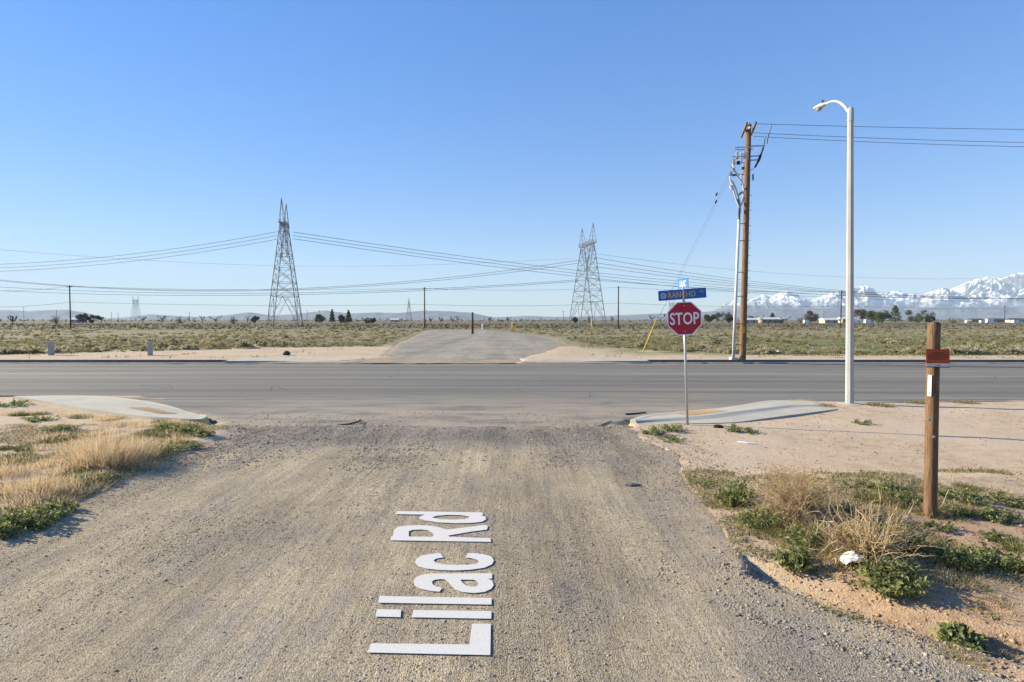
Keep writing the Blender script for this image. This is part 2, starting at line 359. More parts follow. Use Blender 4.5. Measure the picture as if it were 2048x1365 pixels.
# ---- near gravel road
ry = np.arange(-3, 14.01, .05); u = np.linspace(0, 1, 190)
Yg = np.repeat(ry[:, None], len(u), 1); L = xl(ry)[:, None] - .35; W = (xr(ry) + .35)[:, None] - L; Xg = L + W * u[None, :]
ed = np.minimum(Xg - xl(Yg), xr(Yg) - Xg)
Zg = .012 * (fbm(Xg * 2.2, Yg * .5, 4, 81) - .45) + .022 * (fbm(Xg * .8, Yg * .35, 3, 82) - .45) + .012 * (fbm(Xg * 7, Yg * 7, 3, 83) - .45)
Zg = Zg - .012 * np.exp(-((Xg + 3.0 + .25 * np.sin(Yg * .4)) / .22) ** 2) - .010 * np.exp(-((Xg - .9 + .2 * np.sin(Yg * .5)) / .2) ** 2) - np.where((Yg < 6.4) & (Xg > 0), .14, .05) * sst(np.where((Yg < 6.4) & (Xg > 0), .07, .3), np.where((Yg < 6.4) & (Xg > 0), -.14, -.35), ed) + .03 * sst(.9, .1, ed)
Zg = Zg + (.015 + .05 * (fbm(Xg * 3, Yg * 3, 3, 84) - .35)) * sst(11.9, 12.7, Yg) * sst(13.7, 13.2, Yg) - .12 * sst(13.3, 13.9, Yg + .9 * (fbm(Xg * .9, 2.2, 3, 85) - .45))
LET = (G(735, 1015), G(992, 1312))
calm = sst(-2.2, -1.4, Xg) * sst(.25, -.1, Xg) * sst(8.0, 7.6, Yg)
Zg = Zg * (1 - .85 * calm)
i = np.arange(Xg.size).reshape(Xg.shape)
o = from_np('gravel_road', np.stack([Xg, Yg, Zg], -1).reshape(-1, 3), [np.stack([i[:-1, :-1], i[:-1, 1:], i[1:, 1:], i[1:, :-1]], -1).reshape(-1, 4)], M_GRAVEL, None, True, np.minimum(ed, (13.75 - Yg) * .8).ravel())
tag(o, 'grey brown gravel road in the foreground with tyre tracks', kind='structure')
GRV = (ry, xl(ry), xr(ry), Zg)
def grav_z(x, y):
    a = np.clip(((y - ry[0]) / .05).astype(int), 0, len(ry) - 1)
    b = np.clip(((x - (xl(ry)[a] - .35)) / ((xr(ry) - xl(ry))[a] + .7) * (len(u) - 1)).astype(int), 0, len(u) - 1)
    return Zg[a, b]
# ---- asphalt road with the mouth towards the gravel road
ax = np.array([-q for q in geo(17, 420, .5, 1.12)][::-1] + list(np.arange(-16.8, 16.9, .3)) + geo(17, 420, .5, 1.12)); ay = np.concatenate([np.arange(12.9, 18.8, .2), np.arange(18.8, 34.2, .7), [34.19]])
def az(x, y): return road_z(x, y) + .006 * (fbm(x * .5, y * .5, 3, 91) - .45)
def az2(x, y):                # outside the mouth the sheet ends under the verge
    return az(x, y) - .5 * (sst(0, .25, yN(x) - .05 - y) * (1 - in_mouth(x, y)) > .5) * (y < 18.9)
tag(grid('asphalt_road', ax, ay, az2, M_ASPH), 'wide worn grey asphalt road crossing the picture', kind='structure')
# ---- far gravel road
fy = np.concatenate([np.arange(34.1, 60, .5), np.arange(60, 149, 1.5)]); u2 = np.linspace(0, 1, 60); Yf = np.repeat(fy[:, None], 60, 1)
L = xl2(fy)[:, None] - .7; Xf = L + (xr2(fy)[:, None] + .7 - L) * u2[None, :]; e2 = np.minimum(Xf - xl2(Yf), xr2(Yf) - Xf)
Zf = .03 + .06 * (fbm(Xf * .6, Yf * .6, 4, 101) - .45) - .16 * sst(.4, -.7, e2) - .10 * sst(36, 34.2, Yf) - .2 * sst(146, 149, Yf) + .5 * sst(60, 300, Yf) * (fbm(Xf * .02, Yf * .02, 3, 71) - .5)
i = np.arange(Xf.size).reshape(Xf.shape)
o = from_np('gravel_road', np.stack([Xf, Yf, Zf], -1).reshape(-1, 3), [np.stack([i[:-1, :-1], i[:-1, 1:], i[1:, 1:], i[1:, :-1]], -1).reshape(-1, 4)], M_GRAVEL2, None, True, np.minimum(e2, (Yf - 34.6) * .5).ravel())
tag(o, 'gravel road going on beyond the asphalt road into the desert', kind='structure')

# ---- kerbs and concrete corner ramps
def kerb(pts, name, label, top=.11, bot=-.16, w=.16, side=1):
    """swept kerb section; side = +1: face on the right of the path"""
    m = MB(); pts = [Vector((*p, 0)) for p in pts]; prof = [(0, bot), (.025, top - .03), (.05, top), (w, top + .003), (w, bot)]
    rings = []
    for k, p in enumerate(pts):
        d = (pts[min(k + 1, len(pts) - 1)] - pts[max(k - 1, 0)]).normalized(); nrm = Vector((d.y, -d.x, 0)) * -side
        rings.append([p + nrm * a + Vector((0, 0, h)) for a, h in prof])
    n = len(prof); vs = [v for r_ in rings for v in r_]
    fs = [(a * n + b, a * n + b + 1, a * n + n + b + 1, a * n + n + b) for a in range(len(pts) - 1) for b in range(n - 1)] + [tuple(range(n)), tuple(len(vs) - n + q for q in range(n))]
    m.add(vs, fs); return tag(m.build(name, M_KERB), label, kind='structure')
kerb([(-420, YF), (-60, YF), (-17.1, YF)], 'kerb', 'kerb with shade darkened face along the far side, left of the corner ramp', side=1)
kerb([(8.1, YF), (60, YF), (420, YF)], 'kerb', 'kerb with shade darkened face along the far side, right of the corner ramp', side=1)
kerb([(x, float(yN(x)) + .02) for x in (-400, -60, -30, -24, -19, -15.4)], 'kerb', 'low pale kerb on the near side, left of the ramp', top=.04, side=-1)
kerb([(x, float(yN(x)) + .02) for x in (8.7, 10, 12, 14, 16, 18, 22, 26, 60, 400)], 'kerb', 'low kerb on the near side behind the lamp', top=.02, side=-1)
def smooth_poly(pts, k=5):
    """Catmull-Rom through open point list"""
    out = []; n = len(pts)
    for i_ in range(n - 1):
        p0, p1, p2, p3 = [Vector(pts[min(max(j, 0), n - 1)]) for j in (i_ - 1, i_, i_ + 1, i_ + 2)]
        for q in range(k):
            t = q / k; out.append(.5 * ((2 * p1) + (p2 - p0) * t + (2 * p0 - 5 * p1 + 4 * p2 - p3) * t * t + (3 * p1 - p0 - 3 * p2 + p3) * t ** 3))
    return out + [Vector(pts[-1])]
def pad(name, front, back, zt, label, drop=None, nu=40, nv=16):
    """concrete corner: ruled between the kerb line (front) and the back edge"""
    a = smooth_poly([(*p, 0) for p in front], 10); b = smooth_poly([(*p, 0) for p in back], 10)
    f = lambda L_, t: L_[min(int(t * (len(L_) - 1)), len(L_) - 2)].lerp(L_[min(int(t * (len(L_) - 1)), len(L_) - 2) + 1], t * (len(L_) - 1) - min(int(t * (len(L_) - 1)), len(L_) - 2))
    T = [[f(a, i_ / nu).lerp(f(b, i_ / nu), j / nv) for j in range(nv + 1)] for i_ in range(nu + 1)]
    m = MB(); vs = []; 
    for i_ in range(nu + 1):
        for j in range(nv + 1):
            p = T[i_][j]; s_, t_ = i_ / nu, j / nv
            z = zt - .012 * (j == 0) + (drop(s_, t_) if drop else 0); vs.append((p.x, p.y, z))
    c = lambda i_, j: i_ * (nv + 1) + j
    fs = [(c(i_, j), c(i_, j + 1), c(i_ + 1, j + 1), c(i_ + 1, j)) for i_ in range(nu) for j in range(nv)]
    rim = [(i_, 0) for i_ in range(nu + 1)] + [(nu, j) for j in range(1, nv + 1)] + [(i_, nv) for i_ in range(nu - 1, -1, -1)] + [(0, j) for j in range(nv - 1, 0, -1)]
    lo = len(vs)
    for (i_, j) in rim: p = T[i_][j]; vs.append((p.x, p.y, -.22))
    for k in range(len(rim)):
        k2 = (k + 1) % len(rim); fs.append((c(*rim[k]), c(*rim[k2]), lo + k2, lo + k))
    m.add(vs, fs); o = m.build(name, M_CONC); tag(o, label, kind='structure')
    kb = MB(); kv = []                                  # kerb band along the street side
    for i_ in range(nu + 1):
        p, q = T[i_][0], T[i_][nv]; d = (q - p); d = d / max(d.length, 1e-6); s_ = i_ / nu
        z = zt + (drop(s_, 0) if drop else 0)
        kv += [p - d * .012 + Vector((0, 0, -.22)), p - d * .012 + Vector((0, 0, z + .002)), p + d * .02 + Vector((0, 0, z + .009)), p + d * .15 + Vector((0, 0, z + .007)), p + d * .20 + Vector((0, 0, z - .02))]
    kb.add(kv, [(a_ * 5 + b_, a_ * 5 + b_ + 1, a_ * 5 + 6 + b_, a_ * 5 + 5 + b_) for a_ in range(nu) for b_ in range(4)] + [(0, 1, 2, 3, 4), tuple(nu * 5 + k for k in range(5))])
    kb.build('kerb_band', M_KERB2, o); return o, T
M_WARN = NT('faded_yellow_warning_paint', .8); _t = M_WARN
_t.col(_t.mix(_t.mr(_t.noise(5, 5, .7), .42, .6), (.56, .30, .085), (.44, .37, .28))); M_WARN = _t.m
def warn(T, i0, i1, j0, j1, owner, zoff, dropf, zt, nu=40, nv=16):
    """plate of small domes laid on the ramp"""
    m = MB(); vs = []; ids = {}
    for i_ in range(i0, i1 + 1):
        for j in range(j0, j1 + 1):
            p = T[i_][j]; ids[i_, j] = len(vs); vs.append((p.x, p.y, zt + zoff + (dropf(i_ / nu, j / nv) if dropf else 0)))
    m.add(vs, [(ids[i_, j], ids[i_, j + 1], ids[i_ + 1, j + 1], ids[i_ + 1, j]) for i_ in range(i0, i1) for j in range(j0, j1)])
    for i_ in range(i0, i1):
        for j in range(j0, j1):
            for (s_, q) in ((.25, .25), (.75, .25), (.25, .75), (.75, .75)):
                p = T[i_][j].lerp(T[i_ + 1][j], s_).lerp(T[i_][j + 1].lerp(T[i_ + 1][j + 1], s_), q)
                z = zt + zoff + (dropf((i_ + s_) / nu, (j + q) / nv) if dropf else 0)
                m.lathe([(.02, -.004), (.017, .006), (.010, .009)], (p.x, p.y, z), 5)
    m.build('warning_panel', M_WARN, owner)
dl = lambda s, t: .06 * float(sst(.60, 1.0, s)) - .07 * math.exp(-((s - .62) / .13) ** 2) * max(0, 1 - t * 1.6) + .03 * t
o, T = pad('corner_ramp', [(-15.9, 18.35), (-13.8, 18.45), (-11.9, 17.75), (-9.9, 16.5), (-8.5, 15.3), (-7.65, 14.35), (-7.45, 13.7)],
        [(-15.7, 18.0), (-14.2, 17.2), (-12.9, 16.4), (-11.6, 15.6), (-10.2, 14.8), (-9.0, 14.1), (-7.9, 13.62)], .055, 'pale concrete corner ramp on the near left of the junction', dl)
warn(T, 21, 29, 5, 9, o, .006, dl, .055)
dr = lambda s, t: .055 * float(sst(.58 + .08 * s, .47 + .03 * s, t)) - .05 * math.exp(-((s - .45) / .16) ** 2) * max(0, 1 - t * 2.2)
o, T = pad('corner_ramp', [(8.75, 16.9), (7.8, 17.1), (6.8, 16.55), (5.4, 15.7), (4.3, 15.0), (3.35, 14.4), (2.85, 13.75)],
        [(9.0, 15.8), (8.05, 15.27), (7.1, 14.74), (6.2, 14.23), (5.3, 13.74), (4.2, 13.58), (3.0, 13.5)], .038, 'pale concrete corner ramp behind the stop sign post', dr)
warn(T, 20, 28, 2, 6, o, .006, dr, .038)
o, T = pad('corner_ramp', [(-17.2, 34.2), (-15, 34.22), (-13, 34.3), (-11, 34.5), (-10, 34.9), (-9.35, 35.6)], [(-17.2, 36.2), (-15, 36.9), (-13, 37.1), (-11.6, 37.0), (-10.4, 36.6), (-9.3, 36.1)], .05,
        'pale concrete corner ramp across the road, left of the gravel road', lambda s, t: -.10 * math.exp(-((s - .5) / .14) ** 2) * max(0, 1 - t * 1.5) + .05 * t)
warn(T, 16, 26, 0, 3, o, .006, lambda s, t: -.10 * math.exp(-((s - .5) / .14) ** 2) * max(0, 1 - t * 1.5) + .05 * t, .05)
o, T = pad('corner_ramp', [(.55, 35.6), (1.2, 34.9), (2.4, 34.5), (4.4, 34.3), (6.4, 34.22), (8.2, 34.2)], [(.5, 36.1), (1.8, 36.4), (3.2, 36.5), (4.9, 36.4), (6.6, 36.0), (8.2, 35.2)], .05,
        'pale concrete corner ramp across the road, right of the gravel road', lambda s, t: -.09 * math.exp(-((s - .45) / .16) ** 2) * max(0, 1 - t * 1.5) + .05 * t)
warn(T, 14, 22, 0, 3, o, .006, lambda s, t: -.09 * math.exp(-((s - .45) / .16) ** 2) * max(0, 1 - t * 1.5) + .05 * t, .05)

# ------------------------------------------------------------------ hills and snowy mountains
def ridge(name, prof, y0, y1, p0, p1, npx, nd, mat, label, rough, seed):
    pxs = np.linspace(p0, p1, npx); t = np.linspace(0, 1, nd); yr = y0 + (y1 - y0) * .62
    E = np.interp(pxs, [q[0] for q in prof], [HOR - q[1] for q in prof]) / FPX * yr
    A, Tt = np.meshgrid(pxs, t); Ee = np.repeat(E[None], nd, 0); Yy = y0 + (y1 - y0) * Tt; Xx = (A - 1024) / FPX * Yy
    s = (y1 - y0)
    rid = lambda fx, fy, sd: 1 - np.abs(2 * vnoise(fx, fy, sd) - 1)
    N = .36 * rid(Xx / s * 4.5, Yy / s * 3.1, seed) + .28 * rid(Xx / s * 10.3, Yy / s * 8.3, seed + 1) + .22 * rid(Xx / s * 22, Yy / s * 20, seed + 2) + .14 * rid(Xx / s * 47, Yy / s * 47, seed + 3)
    env = np.where(Tt < .62, sst(0, .62, Tt) ** 1.15, sst(1.0, .62, Tt))
    Z = Ee * env * (1 - rough + rough * 1.25 * N / .75) + Ee * .0
    # keep the skyline at the profile
    cur = Z.max(0); Z = Z * np.where(cur > 1, (.8 * E + .2 * cur) / np.maximum(cur, 1), 1)[None] - 25 * (1 - env)
    i = np.arange(Z.size).reshape(Z.shape)
    o = from_np(name, np.stack([Xx, Yy, Z], -1).reshape(-1, 3), [np.stack([i[:-1, :-1], i[:-1, 1:], i[1:, 1:], i[1:, :-1]], -1).reshape(-1, 4)], mat, None, False)
    return tag(o, label, kind='structure')
hm = plain('bare_blue_grey_hills', (.13, .125, .13), .95, 0, .4, .004)
ridge('hills', [(-300, 622), (0, 620), (60, 623), (130, 619), (170, 625), (215, 637), (260, 634), (300, 629), (350, 632), (400, 634), (450, 631), (500, 625), (545, 631), (590, 629), (650, 622), (700, 628), (750, 625),
      (800, 626), (850, 622), (900, 623), (945, 626), (985, 635), (1050, 632), (1110, 634), (1180, 633), (1260, 630), (1330, 627), (1400, 625), (1500, 618), (1600, 616), (1700, 618), (1900, 616), (2100, 612), (2400, 612)],
      7600, 9800, -320, 2420, 620, 46, hm, 'low blue hazy hills along the horizon', .45, 200)
t = NT('snow_and_rock', .9, 0, .2); X_, Y_, Z_ = t.xyz(); ns = t.noise(.0032, 8, .7); nr = t.noise(.011, 6, .75)
nz = t.n('ShaderNodeNewGeometry').outputs['Normal']; nzz = t.xyz(nz)[2]
lvl = t.math('ADD', t.math('MULTIPLY', Z_, .0022), t.math('MULTIPLY', ns, 1.1))
sn = t.math('MULTIPLY', t.mr(lvl, 1.08, 1.6), t.mr(t.math('ADD', nzz, t.math('MULTIPLY', nr, .75)), .88, 1.10))
t.col(t.mix(sn, t.ramp(nr, [(.3, (.085, .085, .095)), (.7, (.17, .155, .15))]), (.84, .85, .87))); t.bump(t.noise(.012, 8, .75), .35, 60)
ridge('snow_mountains', [(1370, 640), (1400, 634), (1425, 622), (1450, 608), (1468, 603), (1485, 611), (1500, 600), (1525, 590), (1545, 593), (1570, 588), (1600, 594), (1618, 603), (1640, 596), (1665, 588), (1690, 582), (1730, 575), (1752, 583),
      (1765, 590), (1785, 583), (1810, 589), (1840, 592), (1862, 585), (1880, 580), (1910, 574), (1940, 565), (1965, 559), (1985, 558), (2000, 562), (2030, 554), (2060, 549), (2130, 540), (2200, 556), (2300, 575), (2500, 600)],
      10500, 14500, 1365, 2500, 640, 190, t.m, 'snow covered mountain range on the right horizon', .78, 300)
# ------------------------------------------------------------------ object materials
M_GALV = plain('galvanised_steel', (.42, .44, .46), .45, .6, .15, 30)
M_STEEL = plain('dull_lattice_steel', (.15, .165, .185), .7, .2, .2, 2)
M_WIRE = plain('wire_metal', (.09, .095, .11), .6, .2, .1, 1)
M_DARK = plain('dark_metal', (.035, .036, .04), .6, .2, .2, 20)
M_WHITEPIPE = plain('white_conduit', (.58, .58, .565), .55, 0, .08, 3)
M_PORC = plain('grey_porcelain', (.45, .46, .48), .35, 0, .15, 20)
M_YELLOW = plain('yellow_plastic', (.60, .37, .05), .5, 0, .12, 8)
M_POLECONC = concrete_mat('lamp_pole_concrete', (.40, .395, .375))
def wood_mat(name, a, b, c, sc=1.0):
    t = NT(name, .85, 0, .2); g = t.noise(7 * sc, 6, .7, t.scale((5, 5, .28)), .6); k = t.noise(22 * sc, 4, .6, t.scale((6, 6, .12)))
    q = t.ramp(g, [(.3, a), (.52, b), (.75, c)]); q = t.mix(t.mr(k, .56, .66, 0, .75), q, tuple(v * .35 for v in a))
    t.col(q); t.bump(t.math('SUBTRACT', g, t.math('MULTIPLY', t.mr(k, .56, .66), .8)), .7, .012); return t.m
M_POLE = wood_mat('weathered_brown_pole_wood', (.11, .062, .035), (.21, .12, .066), (.30, .185, .11))
M_POST = wood_mat('cut_post_wood', (.10, .058, .032), (.19, .115, .064), (.27, .18, .112), 2.0)
M_FARPOLE = plain('far_pole_wood', (.075, .055, .042), .9, 0, .2, 2)

def text_mesh(body, w, h, O, r, u, n, thick, name, mat, parent, bold=0.0):
    """flat lettering fitted into w x h, centred at O, facing n"""
    cu = bpy.data.curves.new(name, 'FONT'); cu.body = body; cu.size = 1; cu.offset = bold; cu.resolution_u = 3
    ob = bpy.data.objects.new(name, cu); COL.objects.link(ob); dg = bpy.context.evaluated_depsgraph_get()
    me = bpy.data.meshes.new_from_object(ob.evaluated_get(dg)); bpy.data.objects.remove(ob); bpy.data.curves.remove(cu)
    co = np.empty(len(me.vertices) * 3); me.vertices.foreach_get('co', co); co = co.reshape(-1, 3)
    a = co.min(0); b = co.max(0); q = MB(); vs = []
    for p in co: vs.append(O + r * ((p[0] - (a[0] + b[0]) / 2) / (b[0] - a[0]) * w) + u * ((p[1] - (a[1] + b[1]) / 2) / (b[1] - a[1]) * h) + n * thick)
    q.add(vs, [tuple(f.vertices) for f in me.polygons]); bpy.data.meshes.remove(me)
    return q.build(name, mat, parent)
def plate(O, r, u, n, pts, thick): return MB().prism([O + r * a + u * b - n * thick / 2 for a, b in pts], n * thick)
def paint(name, c, rough=.5): 
    t = NT(name, rough); f = t.noise(9, 5, .65); t.col(t.ramp(f, [(.25, tuple(v * .8 for v in c)), (.6, c)])); return t.m
M_RED = paint('stop_red', (.40, .018, .045)); M_SIGNW = paint('sign_white', (.80, .80, .80)); M_BLUE = paint('sign_blue', (.018, .125, .40)); M_GOLD = paint('sign_gold', (.62, .36, .07)); M_BLUE2 = paint('sign_blue_pale', (.05, .18, .62))

# ------------------------------------------------------------------ stop sign with street name plates
B = G(1375, 851, .02); Tp = P(1366, 566, B.y); upv = (Tp - B).normalized()
def on_post(py): return B + (Tp - B) * ((B.z - P(1370, py, B.y).z) / (B.z - Tp.z))
ss = empty('stop_sign', B, 'red octagonal stop sign with blue street name plates on a leaning grey post', 'stop sign')
MB().tube([B - upv * .1, Tp + upv * .02], .030, 12).build('post', M_GALV, ss, True)
n_ = Vector((-.10, -1, 0)).normalized(); r_ = upv.cross(n_) * 1; r_ = Vector((0, 0, 1)).cross(n_); r_ = (r_ - upv * r_.dot(upv)).normalized(); n_ = r_.cross(upv)
if n_.y > 0: n_ = -n_
O = on_post(637.5) + n_ * .045
oc = lambda R_: [(R_ / math.cos(math.pi / 8) * math.cos(math.pi / 8 + k * math.pi / 4), R_ / math.cos(math.pi / 8) * math.sin(math.pi / 8 + k * math.pi / 4)) for k in range(8)]
sp = plate(O, r_, upv, n_, oc(.388), .004).build('stop_plate', M_RED, ss)
# white border ring
q = MB(); a_, b_ = oc(.388), oc(.368)
vs = [O + n_ * .0045 + r_ * x + upv * y for x, y in a_ + b_]; q.add(vs, [(k, (k + 1) % 8, 8 + (k + 1) % 8, 8 + k) for k in range(8)]); q.build('border', M_SIGNW, sp)
text_mesh('STOP', .665, .285, O, r_, upv, n_, .0048, 'lettering', M_SIGNW, sp, .014)
for h in (.30, -.30): MB().lathe([(.016, 0), (.013, .010), (.006, .013)], O + upv * h + n_ * .002, 8, n_).build('bolt', M_GALV, ss)
for py in (612, 663): MB().box(on_post(py) + n_ * .034, (.05, .02, .05)).build('clamp', M_GALV, ss)
MB().lathe([(.045, 0), (.05, .03), (.03, .07), (.05, .10)], on_post(606), 10, upv).build('bracket', M_GALV, ss, True)
O2 = on_post(589); rr = (r_ * 1 + upv * .03).normalized(); uu = (upv - rr * upv.dot(rr)).normalized(); nn = n_
c2 = O2 - r_ * .03 + n_ * .012
rect = lambda w, h, k=.012: [(-w / 2, -h / 2 + k), (-w / 2 + k, -h / 2), (w / 2 - k, -h / 2), (w / 2, -h / 2 + k), (w / 2, h / 2 - k), (w / 2 - k, h / 2), (-w / 2 + k, h / 2), (-w / 2, h / 2 - k)]
np1 = plate(c2, rr, uu, nn, rect(1.09, .235), .012).build('street_name_plate', M_BLUE, ss)
text_mesh('RANCHO', .62, .135, c2 + rr * -.008, rr, uu, nn, .0075, 'lettering', M_GOLD, np1, .012)
text_mesh('RD', .085, .055, c2 + rr * .455 + uu * .04, rr, uu, nn, .0075, 'lettering', M_GOLD, np1, .01)
ce = c2 + rr * -.43 - uu * .008 + nn * .0068
e = plate(ce, rr, uu, nn, [(.062 * math.cos(k * math.pi / 8), .062 * math.sin(k * math.pi / 8)) for k in range(16)], .0016).build('emblem', M_SIGNW, np1)
plate(ce + nn * .0012, rr, uu, nn, [(.05 * math.cos(k * math.pi / 8), .05 * math.sin(k * math.pi / 8)) for k in range(16)], .001).build('emblem', M_BLUE2, np1)
plate(ce + nn * .0022, rr, uu, nn, [(-.04, -.025), (.04, -.025), (.022, .012), (0, -.008), (-.02, .02)], .001).build('emblem', M_GOLD, np1)
MB().lathe([(.03, -.05), (.04, -.02), (.022, .02), (.04, .06)], on_post(577), 10, upv).build('bracket', M_GALV, ss, True)
# second plate, turned along the gravel road and seen at a sharp angle
c3 = on_post(567.5); r3 = Vector((.0, 1, .03)).normalized(); u3 = (upv - r3 * upv.dot(r3)).normalized(); n3 = r3.cross(u3)
if n3.x > 0: n3 = -n3
np2 = plate(c3, r3, u3, n3, rect(.78, .235), .012).build('street_name_plate', M_BLUE2, ss); np2['label'] = 'street name plate turned almost edge on'
text_mesh('LILAC', .48, .14, c3, r3 if n3.dot(r3.cross(u3)) > 0 else -r3, u3, n3, .0075, 'lettering', M_SIGNW, np2, .012)

# ------------------------------------------------------------------ street lamp
B = G(1699, 808, .03); L = empty('street_lamp', B, 'tall white concrete street lamp with a curved arm', 'street lamp')
zt = P(1700, 214, B.y).z; Hh = zt - B.z
lp = [B, B + Vector((.012, 0, Hh * .985))]
MB().tube([B, B + Vector((-.15, 0, Hh - .42))], [.112, .080], 8, twist=R(22.5)).build('pole', M_POLECONC, L)
tb = B + Vector((-.15, 0, Hh - .42))
MB().lathe([(.090, 0), (.090, .07), (.083, .08), (.083, .30), (.076, .36), (.045, .40), (.0, .405)], tb, 10).build('cap', M_POLECONC, L, False)
A0 = B + Vector((-.15, .06, Hh - .30))
pts = smooth_poly([P(1698, 226, B.y + .03), P(1689, 213, B.y + .35), P(1677, 204.5, B.y + .8), P(1664, 203, B.y + 1.25), P(1652, 208, B.y + 1.65)], 4)
MB().tube(pts, [.040 - .012 * k / (len(pts) - 1) for k in range(len(pts))], 8).build('arm', M_WHITEPIPE, L, True)
hd = pts[-1]; dv = (P(1628, 217, B.y + 2.35) - hd).normalized()
# cobra head: lofted rounded body
m = MB(); rings = []; sec = [(0, .045, .045, 0), (.10, .075, .065, -.005), (.26, .12, .085, -.02), (.42, .135, .08, -.03), (.58, .105, .05, -.035), (.66, .05, .025, -.03)]
up2 = Vector((0, 0, 1)); sd = dv.cross(up2).normalized(); up2 = sd.cross(dv)
vs = []
for (d_, hw, hh, dz) in sec:
    for k in range(12):
        a = 2 * math.pi * k / 12; ca, sa = math.cos(a), math.sin(a)
        vs.append(hd + dv * d_ + sd * (hw * ca) + up2 * (dz + (hh * sa if sa > 0 else hh * .55 * sa)))
fs = [(i_ * 12 + k, i_ * 12 + (k + 1) % 12, i_ * 12 + 12 + (k + 1) % 12, i_ * 12 + 12 + k) for i_ in range(5) for k in range(12)] + [tuple(reversed(range(12))), tuple(60 + k for k in range(12))]
lh = m.add(vs, fs).build('lamp_head', M_WHITEPIPE, L, True)
m = MB(); m.lathe([(.03, 0), (.035, .03), (.03, .08), (.012, .09)], hd + dv * .22 + up2 * .07, 8, up2).build('photocell', M_DARK, lh)
m = MB(); m.lathe([(.095, 0), (.09, -.03), (.06, -.06), (.02, -.075)], hd + dv * .40 - up2 * .075, 12, up2).build('lens', plain('lamp_lens', (.34, .33, .30), .2, 0, .1, 9), lh, True)
MB().lathe([(.33, -.1), (.33, .012), (.31, .02)], B + Vector((.02, 0, 0)), 16).build('footing', M_CONC, L)
MB().box(B + Vector((-.02, -.106, .55)), (.09, .012, .16)).build('hand_hole_cover', M_POLECONC, L)

# ------------------------------------------------------------------ utility pole with the cable riser
B = G(1485, 722, .03); Yp = B.y; U = empty('utility_pole', B, 'tall brown wooden utility pole with white riser pipe and power line hardware', 'utility pole')
TP = P(1497, 252, Yp); ax_ = (TP - B)
MB().tube([B - ax_ * .02, B, B + ax_ * .25, B + ax_ * .5, B + ax_ * .75, TP], [.19, .19, .183, .176, .168, .16], 16).build('pole', M_POLE, U, True)
def pp(py): return B + ax_ * ((P(1490, py, Yp).z - B.z) / ax_.z)
M_ARM = wood_mat('crossarm_wood', (.13, .07, .04), (.22, .13, .075), (.28, .18, .11))
def beam(a, b, w, h, name, mat, own):
    a = Vector(a); b = Vector(b); d = (b - a); M = d.to_track_quat('Y', 'Z').to_matrix()
    return MB().box((a + b) / 2, (w, d.length, h), M, .008).build(name, mat, own)
beam(P(1483, 274, Yp + 1.15), P(1494, 247, Yp - 1.15), .10, .13, 'crossarm', M_ARM, U); beam(P(1502, 270, Yp + 1.05), P(1512, 246, Yp - 1.15), .10, .13, 'crossarm', M_ARM, U)
MB().lathe([(.19, 0), (.19, .05), (.12, .12), (.02, .14)], TP, 12).build('pole_cap', M_GALV, U)
MB().lathe([(.05, 0), (.08, .04), (.04, .09), (.08, .13), (.03, .2)], P(1498, 258, Yp - .2), 10, (0, -1, .2)).build('insulator', M_PORC, U, True)
# steel arms of the cable termination
for (x0, x1, y_, dy, w) in ((1469, 1503, 295.5, -.25, .04), (1469, 1506, 300, .25, .04), (1463, 1497, 314, -.3, .04), (1462, 1500, 327, .3, .045), (1497, 1530, 293, .1, .03), (1500, 1522, 313, .1, .03), (1500, 1520, 321, .2, .025), (1462, 1495, 350, .3, .03)):
    beam(P(x0, y_, Yp + dy), P(x1, y_ - 1, Yp + dy), w, .06, 'steel_arm', M_GALV if w > .03 else M_STEEL, U)
def insul(px, py0, py1, dy, r=.07, name='insulator', mat=None, n=6):
    a = P(px, py0, Yp + dy); b = P(px, py1, Yp + dy); h = (b - a).length; prof = [(.02, 0)]
    r *= 1.35
    for k in range(n): prof += [(r, h * (k + .3) / n), (r * .5, h * (k + .75) / n)]
    MB().lathe(prof + [(.02, h)], a, 10, (b - a)).build(name, mat or M_PORC, U, False)
insul(1474, 319, 303, -.3, .075); insul(1483, 324, 305, -.25, .05); insul(1489, 318, 302, -.3, .06); insul(1495, 320, 303, -.3, .05)
insul(1467, 330, 318, -.3, .075); insul(1487, 345, 329, .1, .055); insul(1483, 368, 345, -.2, .05); insul(1477, 330, 322, -.3, .09, 'insulator', M_DARK, 3)
insul(1465, 336, 329, -.3, .07); insul(1486, 340, 334, -.2, .08, 'insulator', M_DARK, 2); insul(1506, 361, 348, -.3, .045, 'cutout', M_DARK, 3); insul(1484, 371, 366, -.3, .06, 'insulator', M_DARK, 2)
# cable terminations: pale stress cones and cables down to the riser
def cable(pts, r, name, mat, n=6, dy=-.35):
    w = smooth_poly([P(a, b, Yp + dy) for a, b in pts], 5); return MB().tube(w, r, n).build(name, mat, U, True)
cable([(1466, 330), (1470, 343), (1477, 356), (1484, 366), (1487, 378), (1486, 400), (1480, 415)], .05, 'cable', M_PORC)
cable([(1466, 340), (1461, 352), (1461, 362), (1466, 378), (1472, 398), (1479, 416)], .05, 'cable', M_PORC)
cable([(1464, 362), (1470, 374), (1476, 392), (1480, 410), (1481, 425)], .05, 'cable', M_PORC)
for a in ((1472, 346, 1477, 352), (1462, 364, 1466, 372), (1460, 371, 1463, 378), (1465, 328, 1468, 336)):
    MB().tube([P(a[0], a[1], Yp - .36), P(a[2], a[3], Yp - .36)], [.05, .085], 8).build('stress_cone', M_WHITEPIPE, U)
cable([(1468, 336), (1463, 345), (1460, 352), (1464, 350), (1469, 352)], .04, 'jumper', M_DARK)
cable([(1472, 350), (1466, 352), (1470, 350)], .05, 'jumper', M_DARK)
